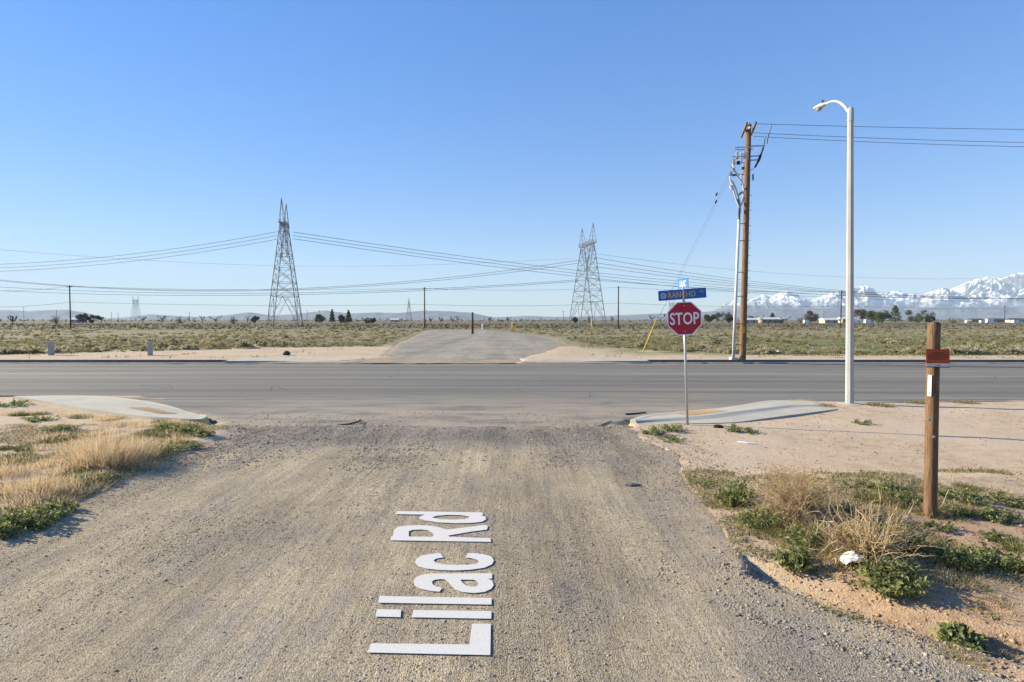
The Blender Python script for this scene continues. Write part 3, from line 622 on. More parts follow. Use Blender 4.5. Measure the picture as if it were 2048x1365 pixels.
cable([(1476, 398), (1479, 412), (1478, 426), (1479, 440)], .045, 'cable', M_DARK)
cable([(1487, 378), (1488, 398), (1482, 412), (1479, 422)], .03, 'cable', M_DARK)
cable([(1543, 249), (1540, 262), (1536, 276), (1534, 288)], .03, 'jumper', M_STEEL, 6, 0)
cable([(1530, 276), (1529, 286), (1527, 295)], .03, 'jumper', M_STEEL, 6, .4)
MB().tube(smooth_poly([P(1527, 295, Yp), P(1521, 312, Yp), P(1517, 322, Yp), P(1510, 335, Yp)], 4), [.05] * 4 + [.08] * 5 + [.06] * 4, 8).build('arrester', M_DARK, U, True)
cable([(1510, 335), (1505, 339), (1500, 341)], .015, 'jumper', M_WIRE, 5, 0)
beam(P(1477, 391, Yp - .5), P(1497, 372, Yp), .06, .09, 'brace', M_ARM, U)
# riser
r0 = P(1466.5, 716, Yp - .25); r1 = P(1478, 440, Yp - .12); 
MB().tube([r0, r1], .085, 10).build('riser_pipe', M_WHITEPIPE, U, True); MB().tube([r1, P(1481, 408, Yp - .12)], .06, 10).build('riser_sleeve', M_GALV, U, True)
MB().box(G(1467, 722, .03) + Vector((0, 0, .10)), (.42, .34, .24), None, .03).build('pull_box', M_WHITEPIPE, U)
MB().tube([G(1476, 722, .03), P(1482, 706, Yp - .2)], .025, 6).build('ground_rod', M_GALV, U)
for py in (448, 482, 545, 593, 648, 690): 
    f_ = (716 - py) / 276; a = r0.lerp(r1, f_); MB().bar(a, pp(py) + Vector((-.1, -.1, 0)), .022).build('standoff', M_DARK, U)
for k, py in enumerate(range(392, 680, 15)):
    p = pp(py); s_ = 1 if k % 2 == 0 else -.2
    MB().bar(p + Vector((.16, -.04, 0)), p + Vector((.29, -.06, .02)), .012).build('step', M_DARK, U)
m = MB(); p = pp(660); m.prism([p + Vector((.205 * math.sin(a), -.205 * math.cos(a), h)) for a, h in ((-.35, -.2), (.1, -.2), (.1, .2), (-.35, .2))], Vector((0, -.006, 0))); m.build('yellow_tag', paint('tag_yellow', (.65, .33, .04)), U)

# ---- power lines leaving the pole to the right
def fit3(p0, p1, p2, n=24):
    """smooth hanging line through three points"""
    out = []; p0, p1, p2 = Vector(p0), Vector(p1), Vector(p2); L1 = (p1 - p0).length; L2 = (p2 - p1).length; tm = L1 / (L1 + L2)
    for k in range(n + 1):
        t_ = k / n
        l0 = (t_ - tm) * (t_ - 1) / (tm); l1 = t_ * (t_ - 1) / (tm * (tm - 1)); l2 = t_ * (t_ - tm) / (1 - tm)
        out.append(p0 * l0 + p1 * l1 + p2 * l2)
    return out
def wire(name, p0, p1, p2, r, label, group=None, cat='cable'):
    o = MB().tube(fit3(p0, p1, p2), r, 4).build(name, M_WIRE)
    return tag(o, label, cat, group)
wire('power_cable', P(1511, 248, Yp - 1.1), P(1780, 255, Yp - .5), P(2400, 261, Yp), .014, 'topmost power cable from the wooden pole towards the right')
wire('power_cable', P(1507, 266, Yp), P(1780, 278, Yp + .3), P(2400, 289, Yp + .6), .014, 'middle power cable from the wooden pole towards the right')
wire('power_cable', P(1506, 273, Yp + .9), P(1780, 286, Yp + .9), P(2400, 297, Yp + 1.2), .014, 'lowest power cable from the wooden pole towards the right')
# ---- guy wires with the yellow guard
a = G(1279, 721, .02); gd = (P(1313, 640, Yp + .2) - a); g = empty('guy_wire', a, 'leaning yellow guard on the guy wire left of the utility pole', 'guy wire')
MB().tube([a + gd * .22, a + gd], .045, 8).build('guard', M_YELLOW, g, True); MB().tube([a - gd * .02, a + gd * .25], .018, 6).build('anchor_rod', M_GALV, g)
MB().tube([a + gd * .5, P(1365, 535, Yp + .4), P(1432, 402, Yp + .3), P(1463, 338, Yp + .2)], .006, 4).build('wire', M_WIRE, g)
MB().tube([a + gd * .6, P(1370, 533, Yp + .4), P(1437, 402, Yp + .1), P(1466, 343, Yp)], .005, 4).build('wire', M_WIRE, g)
for q in ((1433, 389), (1432, 404)): MB().lathe([(.02, -.12), (.055, -.06), (.055, .06), (.02, .12)], P(*q, Yp + .3), 8, (.45, 0, 1)).build('strain_insulator', M_DARK, g)

# ------------------------------------------------------------------ cut wooden post with the red notice
B = G(1861, 1020, 0.0); B.z = hz(B.x, B.y); B = G(1861, 1020, B.z); W = empty('wooden_post', B, 'cut brown wooden post with a red notice board nailed on', 'post')
Tp = P(1868, 646, B.y); axp = Tp - B; m = MB()
NS = 22; rows = 14; vs = []
for i_ in range(rows + 1):
    t_ = i_ / rows
    for k in range(NS):
        a = 2 * math.pi * k / NS; rr_ = (11.6 * B.y / FPX - .004 * t_) * (1 + .03 * math.sin(3 * a + 2 * t_) + .02 * math.sin(7 * a + 5 * t_))
        if abs(((a - 4.55 + math.pi) % (2 * math.pi)) - math.pi) < .1: rr_ *= .90      # long drying crack
        vs.append(B + axp * t_ - Vector((0, 0, .12 if i_ == 0 else 0)) + Vector((rr_ * math.cos(a), rr_ * math.sin(a), .012 * math.sin(a * 2) * (i_ == rows))))
fs = [(i_ * NS + k, i_ * NS + (k + 1) % NS, i_ * NS + NS + (k + 1) % NS, i_ * NS + NS + k) for i_ in range(rows) for k in range(NS)] + [tuple(rows * NS + k for k in range(NS))]
m.add(vs, fs).build('post', M_POST, W, True)
O = P(1875.5, 716.5, B.y - .085); n_ = Vector((-.25, -1, .05)).normalized(); r_ = Vector((1, -.25, .015)).normalized(); u_ = r_.cross(n_) * -1
if u_.z < 0: u_ = -u_
KS = 47 * (B.y - .085) / FPX / .36
nb = plate(O, r_, u_, n_, rect(.315 * KS, .275 * KS, .004), .006).build('notice_board', paint('faded_notice_red', (.42, .075, .03), .7), W)
plate(O - u_ * .108 * KS + n_ * .0042, r_, u_, n_, rect(.313 * KS, .05 * KS, .002), .002).build('white_strip', paint('notice_white', (.62, .57, .50), .7), nb)
plate(O - u_ * .138 * KS + n_ * .0045, r_, u_, n_, rect(.316 * KS, .014 * KS, .001), .003).build('black_edge', M_DARK, nb)
m = MB()
for k, (w0, w1) in enumerate(((-.06, .06), (-.13, .13), (-.13, .12), (-.13, .13), (-.12, .08), (-.03, .03))):
    yy = .085 - .026 * k if k < 5 else -.110
    x = w0
    while x < w1:
        wl = random.uniform(.010, .03); c = O + r_ * min(x + wl / 2, w1) * KS + u_ * yy * KS + n_ * .0056
        m.prism([c + r_ * s1 * wl / 2 + u_ * s2 * .0035 for s1, s2 in ((-1, -1), (1, -1), (1, 1), (-1, 1))], n_ * .0006); x += wl + .007
m.build('lettering', M_DARK, nb)
q = B + axp * ((B.z - P(1860, 771, B.y).z) / (B.z - Tp.z)) + Vector((-.064, -.035, 0))
plate(q, Vector((.45, -.9, 0)).normalized(), Vector((0, 0, 1)), Vector((-.9, -.45, 0)).normalized(), rect(.04, .25, .004), .004).build('white_tag', M_SIGNW, W)
for py in (838, 872): q = B + axp * ((B.z - P(1860, py, B.y).z) / (B.z - Tp.z)) + Vector((-.025 if py > 850 else -.062, -.066 if py > 850 else -.032, 0)); MB().lathe([(.016, 0), (.016, .006), (.006, .008)], q, 10, (-.3, -1, 0)).build('nail_disc', M_GALV, W)

# ------------------------------------------------------------------ utility pedestals across the road
for px, x0, lab in ((102.5, 40.5, 'grey concrete marker post across the road, farther left of the two'), (300.5, 39.5, 'grey concrete marker post across the road, nearer the corner ramp')):
    b = G(px, 711, .03); b.z = hz(b.x, b.y); e = empty('marker_post', b, lab, 'marker post', 'grey marker posts across the road')
    MB().box(b + Vector((0, 0, .42)), (.30, .30, .92), Matrix.Rotation(R(28), 3, 'Z'), .02).build('shaft', concrete_mat('post_concrete', (.37, .36, .35)), e); MB().box(b + Vector((0, 0, .895)), (.33, .33, .05), Matrix.Rotation(R(28), 3, 'Z'), .015).build('cap', M_CONC, e)
b = G(573, 711, .03); b.z = hz(b.x, b.y)
bpy_r = np.random.default_rng(3)
def rock(name, c, sx, sy, sz, mat, seed, parent=None, n=10, rough=.18):
    g = np.random.default_rng(seed); m = MB(); vs = []; c = Vector(c)
    for j in range(7):
        ph = math.pi * j / 6
        for k in range(n):
            a = 2 * math.pi * k / n; q = 1 + rough * (g.random() - .5) * 2
            vs.append(c + Vector((sx * math.sin(ph) * math.cos(a) * q, sy * math.sin(ph) * math.sin(a) * q, sz * math.cos(ph) * q)))
    return m.add(vs, [(j * n + k, j * n + n + k, j * n + n + (k + 1) % n, j * n + (k + 1) % n) for j in range(6) for k in range(n)]).build(name, mat, parent)
tag(rock('rock', b + Vector((0, 0, .10)), .26, .2, .2, M_DARK, 5), 'dark lump of rock on the dirt behind the far left ramp', 'rock')

# ------------------------------------------------------------------ street name from the map overlay, added as flat lettering on the gravel road
LT = {'L': [[(540, 1157), (1285, 1166), (1305, 1008), (1447, 1010), (1443, 1246), (510, 1226)]],
 'i': [[(860, 905), (1452, 914), (1450, 971), (847, 960)], [(583, 898), (767, 903), (763, 959), (571, 955)]],
 'l': [[(602, 799), (1453, 815), (1452, 864), (593, 850)]],
 'a': [[(1457, 627), (1150, 629), (1000, 630), (920, 640), (875, 660), (861, 690), (870, 720), (920, 745), (1000, 762), (1058, 767), (1078, 738), (1030, 728), (1005, 710), (1000, 690), (1020, 677), (1060, 672), (1100, 674), (1125, 690), (1150, 720), (1180, 748), (1230, 769), (1320, 777), (1400, 768), (1450, 745), (1470, 715), (1455, 682), (1425, 668), (1457, 667)],
       [(1215, 676), (1320, 676), (1350, 690), (1358, 710), (1340, 725), (1300, 730), (1260, 720), (1235, 700)]],
 'c': [[(1063, 475), (1000, 480), (920, 495), (880, 520), (873, 545), (900, 575), (960, 592), (1060, 603), (1180, 606), (1300, 600), (1400, 585), (1455, 560), (1472, 530), (1450, 500), (1390, 483), (1330, 476), (1272, 475), (1255, 508), (1300, 513), (1345, 525), (1358, 538), (1340, 555), (1270, 563), (1180, 565), (1090, 562), (1030, 548), (1012, 530), (1030, 517), (1090, 507)]],
 'R': [[(685, 378), (690, 350), (705, 347), (712, 300), (740, 277), (820, 266), (900, 264), (980, 267), (1060, 280), (1110, 298), (1385, 264), (1410, 263), (1425, 270), (1418, 297), (1300, 312), (1125, 342), (1135, 352), (1443, 362), (1450, 390)], [(825, 350), (825, 310), (850, 300), (920, 296), (970, 302), (1005, 320), (1015, 340), (1000, 352)]],
 'd': [[(735, 158), (1378, 167), (1392, 183), (1375, 187), (1405, 202), (1412, 220), (1380, 238), (1300, 247), (1180, 249), (1050, 243), (950, 228), (903, 212), (915, 195), (950, 184), (725, 180)], [(1000, 205), (1040, 192), (1120, 186), (1220, 188), (1280, 197), (1283, 210), (1250, 218), (1150, 222), (1060, 219)]]}
lt = NT('overlay_lettering_white', .85); f = lt.noise(60, 5, .75); lt.col(lt.mix(lt.mr(f, .5, .72, 0, .8), (.60, .585, .55), (.42, .395, .355))); lt.bump(f, .5, .006)
p0 = G(860, 1160); RL = empty('overlay_lettering', (p0.x, p0.y, 0), 'white map overlay street name added as lettering on the gravel road', 'lettering')
LPOLY = []
for ch in 'LilacRd':
    cu = bpy.data.curves.new('letter', 'CURVE'); cu.dimensions = '2D'; cu.fill_mode = 'BOTH'; cu.extrude = .0015
    for poly in LT[ch]:
        s_ = cu.splines.new('POLY'); s_.points.add(len(poly) - 1); s_.use_cyclic_u = True; ws = []
        for k, (a, b) in enumerate(poly):
            w = G(600 + a / 3.792, 980 + b / 3.792, .018); s_.points[k].co = (w.x, w.y, 0, 1); ws.append((w.x, w.y))
        LPOLY.append(ws)
    ob = bpy.data.objects.new('letter', cu); COL.objects.link(ob); me = bpy.data.meshes.new_from_object(ob.evaluated_get(bpy.context.evaluated_depsgraph_get())); bpy.data.objects.remove(ob)
    q = MB(); q.add([(v.co.x, v.co.y, v.co.z + .0095) for v in me.vertices], [tuple(f_.vertices) for f_ in me.polygons]); q.build('letter', lt.m, RL)
# ------------------------------------------------------------------ lattice towers
def lattice(Hh, bu, bv, La=6.4):
    """legs, bracing, crossarm, peaks as separate builders; u = along the line, v = along the crossarm"""
    legs, br, arm, pks, inss = MB(), MB(), MB(), [], []
    zt = .80 * Hh; tu, tv = .8, La * .66
    def c(z, su, sv): 
        t_ = z / zt; return Vector((su * (bu * (1 - t_) + tu * t_), sv * (bv * (1 - t_) + tv * t_), z))
    S = [(-1, -1), (1, -1), (1, 1), (-1, 1)]
    for s in S: legs.bar(c(-.5, *s), c(zt, *s), .15)
    lv = [0, .24, .35, .46, .57, .66, .74, .80]
    for k in range(len(lv) - 1):
        z0, z1 = lv[k] * Hh, lv[k + 1] * Hh
        for a in range(4):
            p, q = S[a], S[(a + 1) % 4]; A0, A1, B0, B1 = c(z0, *p), c(z1, *p), c(z0, *q), c(z1, *q)
            br.bar(A1, B1, .075)
            if k == 0:
                mid = (A1 + B1) / 2; br.bar(A0, mid, .08); br.bar(B0, mid, .08)
                for f_ in (.33, .66): br.bar(A0.lerp(A1, f_), A0.lerp(mid, f_), .05); br.bar(B0.lerp(B1, f_), B0.lerp(mid, f_), .05); br.bar(A0.lerp(A1, f_), A0.lerp(mid, f_ + .3), .045); br.bar(B0.lerp(B1, f_), B0.lerp(mid, f_ + .3), .045)
            else:
                br.bar(A0, B1, .07); br.bar(B0, A1, .07)
                x_ = (A0 + B1 + B0 + A1) / 4; br.bar((A0 + A1) / 2, x_, .045); br.bar((B0 + B1) / 2, x_, .045)
    # inner V of the window
    w = .55 * Hh
    for su in (-1, 1):
        for sv in (-1, 1): legs.bar(Vector((su * tu, sv * .4, w)), Vector((su * tu * .8, sv * tv * .95, zt)), .11); br.bar(Vector((su * tu, sv * .4, w)), c(w, su, sv), .07)
        br.bar(Vector((su * tu, -tv * .5, .68 * Hh)), Vector((su * tu, tv * .5, .68 * Hh)), .06)
    # crossarm truss
    za, zb = zt, zt + 1.6
    for su in (-1, 1):
        arm.bar((su * tu, -La, za + .3), (su * tu, La, za + .3), .12); arm.bar((su * tu, -La * .8, zb), (su * tu, La * .8, zb), .10)
        for k in range(-5, 5): arm.bar((su * tu, k * La / 5, za + .3), (su * tu, (k + .5) * La / 5 * .9, zb), .06); arm.bar((su * tu, (k + .5) * La / 5 * .9, zb), (su * tu, (k + 1) * La / 5, za + .3), .06)
    for k in range(-5, 6): arm.bar((-tu, k * La / 5, za + .3), (tu, k * La / 5, za + .3), .06)
    for sv in (-1, 1):
        pk = MB(); pks.append(pk)
        tip = Vector((0, sv * La * .78, Hh)); 
        for su in (-1, 1): pk.bar((su * tu, sv * La * .45, zb), tip, .10); pk.bar((su * tu, sv * La * .98, za + .3), tip, .09)
        for f_ in (.3, .55, .78):
            for su in (-1, 1): pk.bar(Vector((su * tu, sv * La * .45, zb)).lerp(tip, f_), Vector((su * tu, sv * La * .98, za + .3)).lerp(tip, f_), .05)
    for k in (-1, 0, 1):
        z1 = za + .3 - 2.6; ins = MB(); inss.append(ins); ins.tube([(0, k * La * .92, za + .3), (0, k * La * .92, z1)], .10, 6)
    return [('leg_frame', legs), ('bracing', br), ('crossarm', arm)] + [('earth_wire_peak', q) for q in pks] + [('insulator_string', q) for q in inss]
def tower(loc, Hh, rot, label, bu=5.2, bv=6.0, La=6.4, group='lattice transmission towers'):
    e = empty('transmission_tower', (0, 0, 0), label, 'transmission tower', group)
    for nm, b_ in lattice(Hh, bu, bv, La): b_.build(nm, M_STEEL, e)
    e.location = loc; e.rotation_euler = (0, 0, R(rot)); return e
def at(px, Y, z=0.0): p = P(px, 640, Y); return Vector((p.x, Y, z))
TA = at(571, 206); TB = at(1174, 240)
tower(TA, 44.8, 12.5, 'nearest lattice transmission tower, left of the gravel road'); tower(TB, 41.5, 12, 'lattice transmission tower with two horns, right of the gravel road', 5.6, 7.6, 9.0)
for px, Y, Hh, rot, lab in ((272, 930, 41, 80, 'faint far lattice tower near the left edge'), (818, 1000, 41, 15, 'faint far lattice tower beyond the gravel road'), (1343, 1080, 41, 40, 'faint far lattice tower behind the stop sign')): tower(at(px, Y), Hh, rot, lab)
# wires of the two lines, three phases and earth wires each
ga = 'wires of the transmission lines'
for k, (yl0, yl, yr, ym, y2, dY) in enumerate(((529, 463.5, 464.5, 541, 586, -5), (536, 471, 471.5, 547, 589, 0), (543, 478.5, 478, 553, 592, 5))):
    nm = ('upper', 'middle', 'lower')[k]
    wire('transmission_wire', P(0, yl0, 226 + dY), P(300, (yl0 + yl) / 2 + 8, 216 + dY), P(556, yl, 206 + dY), .075, nm + ' of three wires running left from the nearest lattice tower', ga, 'wire')
    wire('transmission_wire', P(586, yr, 206 + dY), P(1150, ym, 262 + dY), P(2300, y2, 430 + dY), .075, nm + ' of three wires running right from the nearest lattice tower', ga, 'wire')
for k, (y0, ym, y1) in enumerate(((554, 580, 521), (556, 582, 527), (571, 587, 560), (579, 591, 563))):
    wire('transmission_wire', P(-60, y0, 262), P(512, ym, 252), P(1156, y1, 240), .075, ('topmost', 'second', 'third', 'lowest')[k] + ' of four wires sagging left from the horned lattice tower', ga, 'wire')
for k, (y0, ym, y1) in enumerate(((516, 560, 590), (526, 565, 592), (534, 569, 594), (561, 581, 597))):
    wire('transmission_wire', P(1192, y0, 240), P(1480, ym, 285), P(2300, y1, 420), .075, ('topmost', 'second', 'third', 'lowest')[k] + ' of four wires running right from the horned lattice tower', ga, 'wire')
wire('transmission_wire', P(1192, 508, 240), P(1480, 541, 290), P(2300, 541, 420), .045, 'thin earth wire high on the right above the mountains', ga, 'wire')
wire('transmission_wire', P(-60, 495, 230), P(560, 532, 350), P(1150, 517, 345), .045, 'thin earth wire crossing behind the nearest lattice tower', ga, 'wire')

# ------------------------------------------------------------------ wooden poles in the desert
def dpole(px, ytop, yfoot, label, arm=0.0, Y=None, Hh=None, r=.17, group='wooden poles in the desert'):
    if Y is None: Y = CAM_H * FPX / (yfoot - HOR)
    top = P(px, ytop, Y); b = Vector((top.x, Y, hz(top.x, Y) - .2)); e = empty('power_pole', b, label, 'power pole', group)
    MB().tube([b, top], [r * 1.15, r * .9], 8).build('pole', M_FARPOLE, e, True)
    if arm: 
        MB().box(top + Vector((0, 0, -.5)), (arm, .14, .16)).build('crossarm', M_FARPOLE, e)
        for s in (-.45, 0, .45): MB().lathe([(.05, 0), (.09, .08), (.05, .2), (.02, .28)], top + Vector((s * arm, 0, -.42)), 6).build('insulator', M_PORC, e)
    return top
d0 = dpole(139, 571, 657, 'tall dark wooden pole near the left edge of the picture', 1.6); d1 = dpole(849, 575, 657.5, 'tall dark wooden pole on the left edge of the far gravel road', .9)
d2 = dpole(1237, 573, 657, 'tall dark wooden pole between the horned tower and the yellow guard', 0.5); d3 = dpole(1683, 581, 656, 'thin brown wooden pole just left of the street lamp', 2.0)
dpole(945, 625, 668.5, 'short dark pole standing on the far gravel road', 0, None, None, .19)
d4 = dpole(2010, 612, 648, 'small distant wooden pole at the right edge', 2.0)
for px, yt, lab in ((47, 615, 'slim distant pole left of the tall left pole'), (113, 621, 'short distant pole just left of the tall left pole'), (223, 624, 'slim distant pole left of the faint left tower'), (236, 626, 'slimmer distant pole left of the faint left tower'), (379, 624, 'distant pole right of the faint left tower'), (614, 621, 'distant pole just right of the nearest lattice tower'), (639, 621, 'distant pole left of the three dark trees'), (1127, 622, 'distant pole left of the horned lattice tower'), (979, 635, 'little distant pole right of the short dark pole'), (1648, 622, 'distant pole beside the brown bare tree')):
    dpole(px, yt, 0, lab, 1.8, 480 + (px % 7) * 20, None, .16)
gd_ = 'wires between the wooden desert poles'
seq = [P(-60, 578, 158), d0, d1, d2, d3, P(2200, 588, 200)]
for k in range(5):
    a, b = seq[k], seq[k + 1]; a = a + Vector((0, 0, -.3)); b = b + Vector((0, 0, -.3))
    wire('overhead_wire', a, (a + b) / 2 - Vector((0, 0, .7)), b, .03, 'thin top wire, ' + ('left of the tall left pole', 'between the tall left pole and the far gravel road', 'over the far gravel road', 'behind the stop sign', 'right of the thin brown pole')[k], gd_, 'wire')
    a2 = P(0, 0, 1); zz = 4.6
    a = a - Vector((0, 0, zz)); b = b - Vector((0, 0, zz))
    wire('overhead_wire', a, (a + b) / 2 - Vector((0, 0, .6)), b, .035, 'low wire halfway up the poles, ' + ('left of the tall left pole', 'between the tall left pole and the far gravel road', 'over the far gravel road', 'behind the stop sign', 'right of the thin brown pole')[k], gd_, 'wire')
# ---- small markers in the desert
def stake(name, px, y0, y1, w, mat, label, cat, tilt=0):
    b = G(px, y1, .02); b.z = hz(b.x, b.y) - .05; t_ = P(px + tilt, y0, b.y)
    e = empty(name, b, label, cat); ww = w * b.y / FPX
    MB().tube([b, t_], ww / 2, 8).build('stake', mat, e); MB().lathe([(ww * .52, 0), (ww * .52, .10), (.02, .14)], t_, 8).build('cap', M_SIGNW, e)
stake('marker_stake', 1025, 647, 661, 3.2, M_YELLOW, 'short yellow marker stake right of the far gravel road', 'marker'); stake('marker_stake', 1184, 641, 655, 3.0, M_YELLOW, 'short yellow marker stake under the horned lattice tower', 'marker')
stake('marker_stake', 933, 648, 660, 2.2, paint('rusty_red', (.25, .06, .03), .8), 'short rusty stake on the far gravel road', 'marker'); stake('marker_stake', 965, 649, 659, 3.0, M_SIGNW, 'little white marker stake on the far gravel road', 'marker')

# ------------------------------------------------------------------ foliage builders (numpy)
def rot_dirs(g, n, up=.0, lo=-1.0):
    d = g.normal(size=(n, 3)); d[:, 2] = d[:, 2] + up; d /= np.linalg.norm(d, axis=1)[:, None] + 1e-9; return d
def leaves(g, C, size, flat=.0):
    """diamond leaves at C"""
    n = len(C); a = rot_dirs(g, n); b = rot_dirs(g, n); b = np.cross(a, b); b /= np.linalg.norm(b, axis=1)[:, None] + 1e-9
    s = (size * (.6 + .8 * g.random(n)))[:, None] if np.isscalar(size) else (size * (.6 + .8 * g.random(n)))[:, None]
    V = np.stack([C - a * s, C + b * s * .45, C + a * s, C - b * s * .45], 1).reshape(-1, 3)
    return V, np.arange(4 * n).reshape(n, 4)
def blades(g, Pt, D, Ln, Wd, droop=.5, seg=3):
    """tapering bent blades"""
    n = len(Pt); side = np.cross(D, np.array([0, 0, 1.0])) + 1e-3 * g.normal(size=(n, 3)); side /= np.linalg.norm(side, axis=1)[:, None] + 1e-9
    rs = g.normal(size=(n, 3)); side = side + .6 * rs; side -= D * (side * D).sum(1)[:, None]; side /= np.linalg.norm(side, axis=1)[:, None] + 1e-9
    V = []; 
    for k in range(seg + 1):
        t_ = k / seg; p = Pt + D * (Ln * t_)[:, None]; p[:, 2] -= droop * Ln * t_ * t_
        w = (Wd * (1 - t_ * .92) * .5)[:, None]; V += [p - side * w, p + side * w]
    V = np.stack(V, 1).reshape(-1, 3); m = 2 * (seg + 1); b0 = (np.arange(n) * m)[:, None]
    Fq = np.concatenate([b0 + np.array([[2 * k, 2 * k + 1, 2 * k + 3, 2 * k + 2]]) for k in range(seg)], 0); return V, Fq, m
def twigs(g, paths, r):
    """thin 3-sided curved stems; paths list of (k,3)"""
    V = []; Fq = []; b = 0
    for p in paths:
        k = len(p); d = p[-1] - p[0]; d = d / (np.linalg.norm(d) + 1e-9); a = np.cross(d, [.3, .5, .8]); a /= np.linalg.norm(a) + 1e-9; c = np.cross(d, a)
        for i_, q in enumerate(p):
            rr_ = r * (1 - .75 * i_ / (k - 1))
            for th in (0, 2.094, 4.189): V.append(q + (a * math.cos(th) + c * math.sin(th)) * rr_)
        for i_ in range(k - 1):
            for t_ in range(3): u_ = (t_ + 1) % 3; Fq.append((b + i_ * 3 + t_, b + i_ * 3 + u_, b + i_ * 3 + 3 + u_, b + i_ * 3 + 3 + t_))
        b += 3 * k
    return np.array(V), np.array(Fq)
def tangle(g, n, R_, Hh, seg=5, curl=.35, spread=1.0):
    paths = []
    for _ in range(n):
        th = g.random() * 2 * math.pi; el = .25 + 1.2 * g.random(); d = np.array([math.cos(th) * math.cos(el) * spread, math.sin(th) * math.cos(el) * spread, math.sin(el)])
        L_ = (.55 + .5 * g.random()); p = np.array([g.normal() * .05 * R_, g.normal() * .05 * R_, 0.0]); st = np.array([R_, R_, Hh]) * L_ / seg; pts_ = [p.copy()]
        for k in range(seg): d = d + curl * g.normal(size=3) * .6; d /= np.linalg.norm(d); p = p + d * st; p[2] = max(p[2], .01); pts_.append(p.copy())
        pts_ = np.array(pts_); paths.append(pts_)
        for _b in range(2):                                         # side twigs
            i_ = g.integers(1, seg); q = pts_[i_].copy(); dd = d + g.normal(size=3) * .9; dd /= np.linalg.norm(dd); sp_ = [q.copy()]
            for k in range(3): dd = dd + g.normal(size=3) * .35; dd /= np.linalg.norm(dd); q = q + dd * st * .7; q[2] = max(q[2], .01); sp_.append(q.copy())
            paths.append(np.array(sp_))
    return paths
M_SAGE = tintmat('sage_leaves', [(0, (.28, .25, .15)), (.45, (.385, .345, .215)), (.8, (.47, .42, .28)), (1, (.54, .475, .33))], .9, .45)
M_OLIVE = tintmat('olive_scrub', [(0, (.19, .182, .072)), (.5, (.285, .26, .12)), (1, (.40, .345, .19))], .9, .45)
M_CREO = tintmat('creosote_scrub', [(0, (.11, .10, .05)), (.5, (.175, .15, .08)), (1, (.26, .215, .125))], .9, .3)
M_TREE = tintmat('tree_leaves', [(0, (.035, .05, .02)), (.5, (.075, .098, .042)), (1, (.14, .16, .07))], .85, .2)
M_TREEB = tintmat('brownish_tree_leaves', [(0, (.05, .035, .02)), (.5, (.11, .085, .05)), (1, (.18, .14, .08))], .9, .1)
M_BARE = plain('bare_twigs', (.20, .145, .11), .9, 0, .2, 3)
M_TRUNK = plain('tree_bark', (.10, .075, .055), .95, 0, .3, 4)
M_GREEN = tintmat('weed_leaves', [(0, (.09, .12, .035)), (.45, (.185, .22, .075)), (.8, (.30, .31, .13)), (1, (.48, .44, .24))], .6, .45)
M_GRASS = tintmat('grass_blades', [(0, (.075, .105, .022)), (.35, (.15, .165, .05)), (.6, (.32, .26, .12)), (1, (.48, .36, .20))], .7, .3)
M_STRAW = tintmat('dry_straw', [(0, (.46, .34, .19)), (.5, (.64, .51, .32)), (1, (.80, .69, .49))], .8, .5)
M_AMBER = tintmat('amber_dry_grass', [(0, (.42, .31, .17)), (.5, (.60, .46, .28)), (1, (.72, .59, .40))], .8, .5)

# ---- shrubs of the field: a few kinds, copied
def shrub_mesh(seed, n=230, leaf=.055, R_=.5, Hh=.5):
    g = np.random.default_rng(seed); k = 9; cc = rot_dirs(g, k, .5); cc[:, 2] = np.abs(cc[:, 2]); cc *= (.35 + .45 * g.random(k))[:, None]
    C = cc[g.integers(0, k, n)] + rot_dirs(g, n) * (.30 * g.random(n) ** .5)[:, None]; C[:, 2] = np.abs(C[:, 2]); C *= np.array([R_, R_, Hh])
    V, F_ = leaves(g, C, leaf); t_ = np.clip(.5 + .25 * g.normal() + .2 * g.normal(size=n), 0, 1); return V, F_, np.repeat(t_, 4)
protos = []
for k in range(8):
    V, F_, t_ = shrub_mesh(500 + k, 330, .052 + .01 * (k % 3), .5 + .05 * (k % 4), .42 + .06 * (k % 3)); o = from_np('desert_shrub', V, [F_], M_SAGE if k % 3 else M_OLIVE, None, False, t_); protos.append(o)
g = np.random.default_rng(11); N_ = 60000
y = 41 + 330 * g.random(N_) ** 1.9; x = (g.random(N_) * 2 - 1) * (y * .93 + 3)
YB = lambda x: np.interp(x, [-60, -36, -28, -20, -9, 3, 8, 14, 18, 60], [40.5, 41, 45, 51, 53, 55, 50, 44, 40, 40])
ok = y > YB(x) - 1 + 3 * vnoise(x * .3, y * .3, 7)
ok &= ~((x > xl2(y) - 1.2) & (x < xr2(y) + 1.2 + np.where(x > 0, 5 * sst(70, 38, y), 2)) & (y < 152))
lo = np.where(y > 75, .31, .385) + np.where((x > 6) & (y < 62), .16 * sst(62, 44, y), 0)
ok &= (fbm(x * .07, y * .07, 3, 21) > lo) | (g.random(N_) > .88)
ok &= fbm(x * .03, y * .03, 2, 27) > .20
x, y = x[ok][:10500], y[ok][:10500]; zz_ = HG(x, y); sz_ = .42 + .65 * g.random(len(x)) ** 1.5 + .6 * g.random(len(x)) ** 9
spots = [(float(a), float(b_), float(c_), float(d_)) for a, b_, c_, d_ in zip(x, y, sz_, zz_)]
spots.sort(key=lambda s: s[1] / s[2]); used = set(); gs = 'grey desert shrubs across the road'
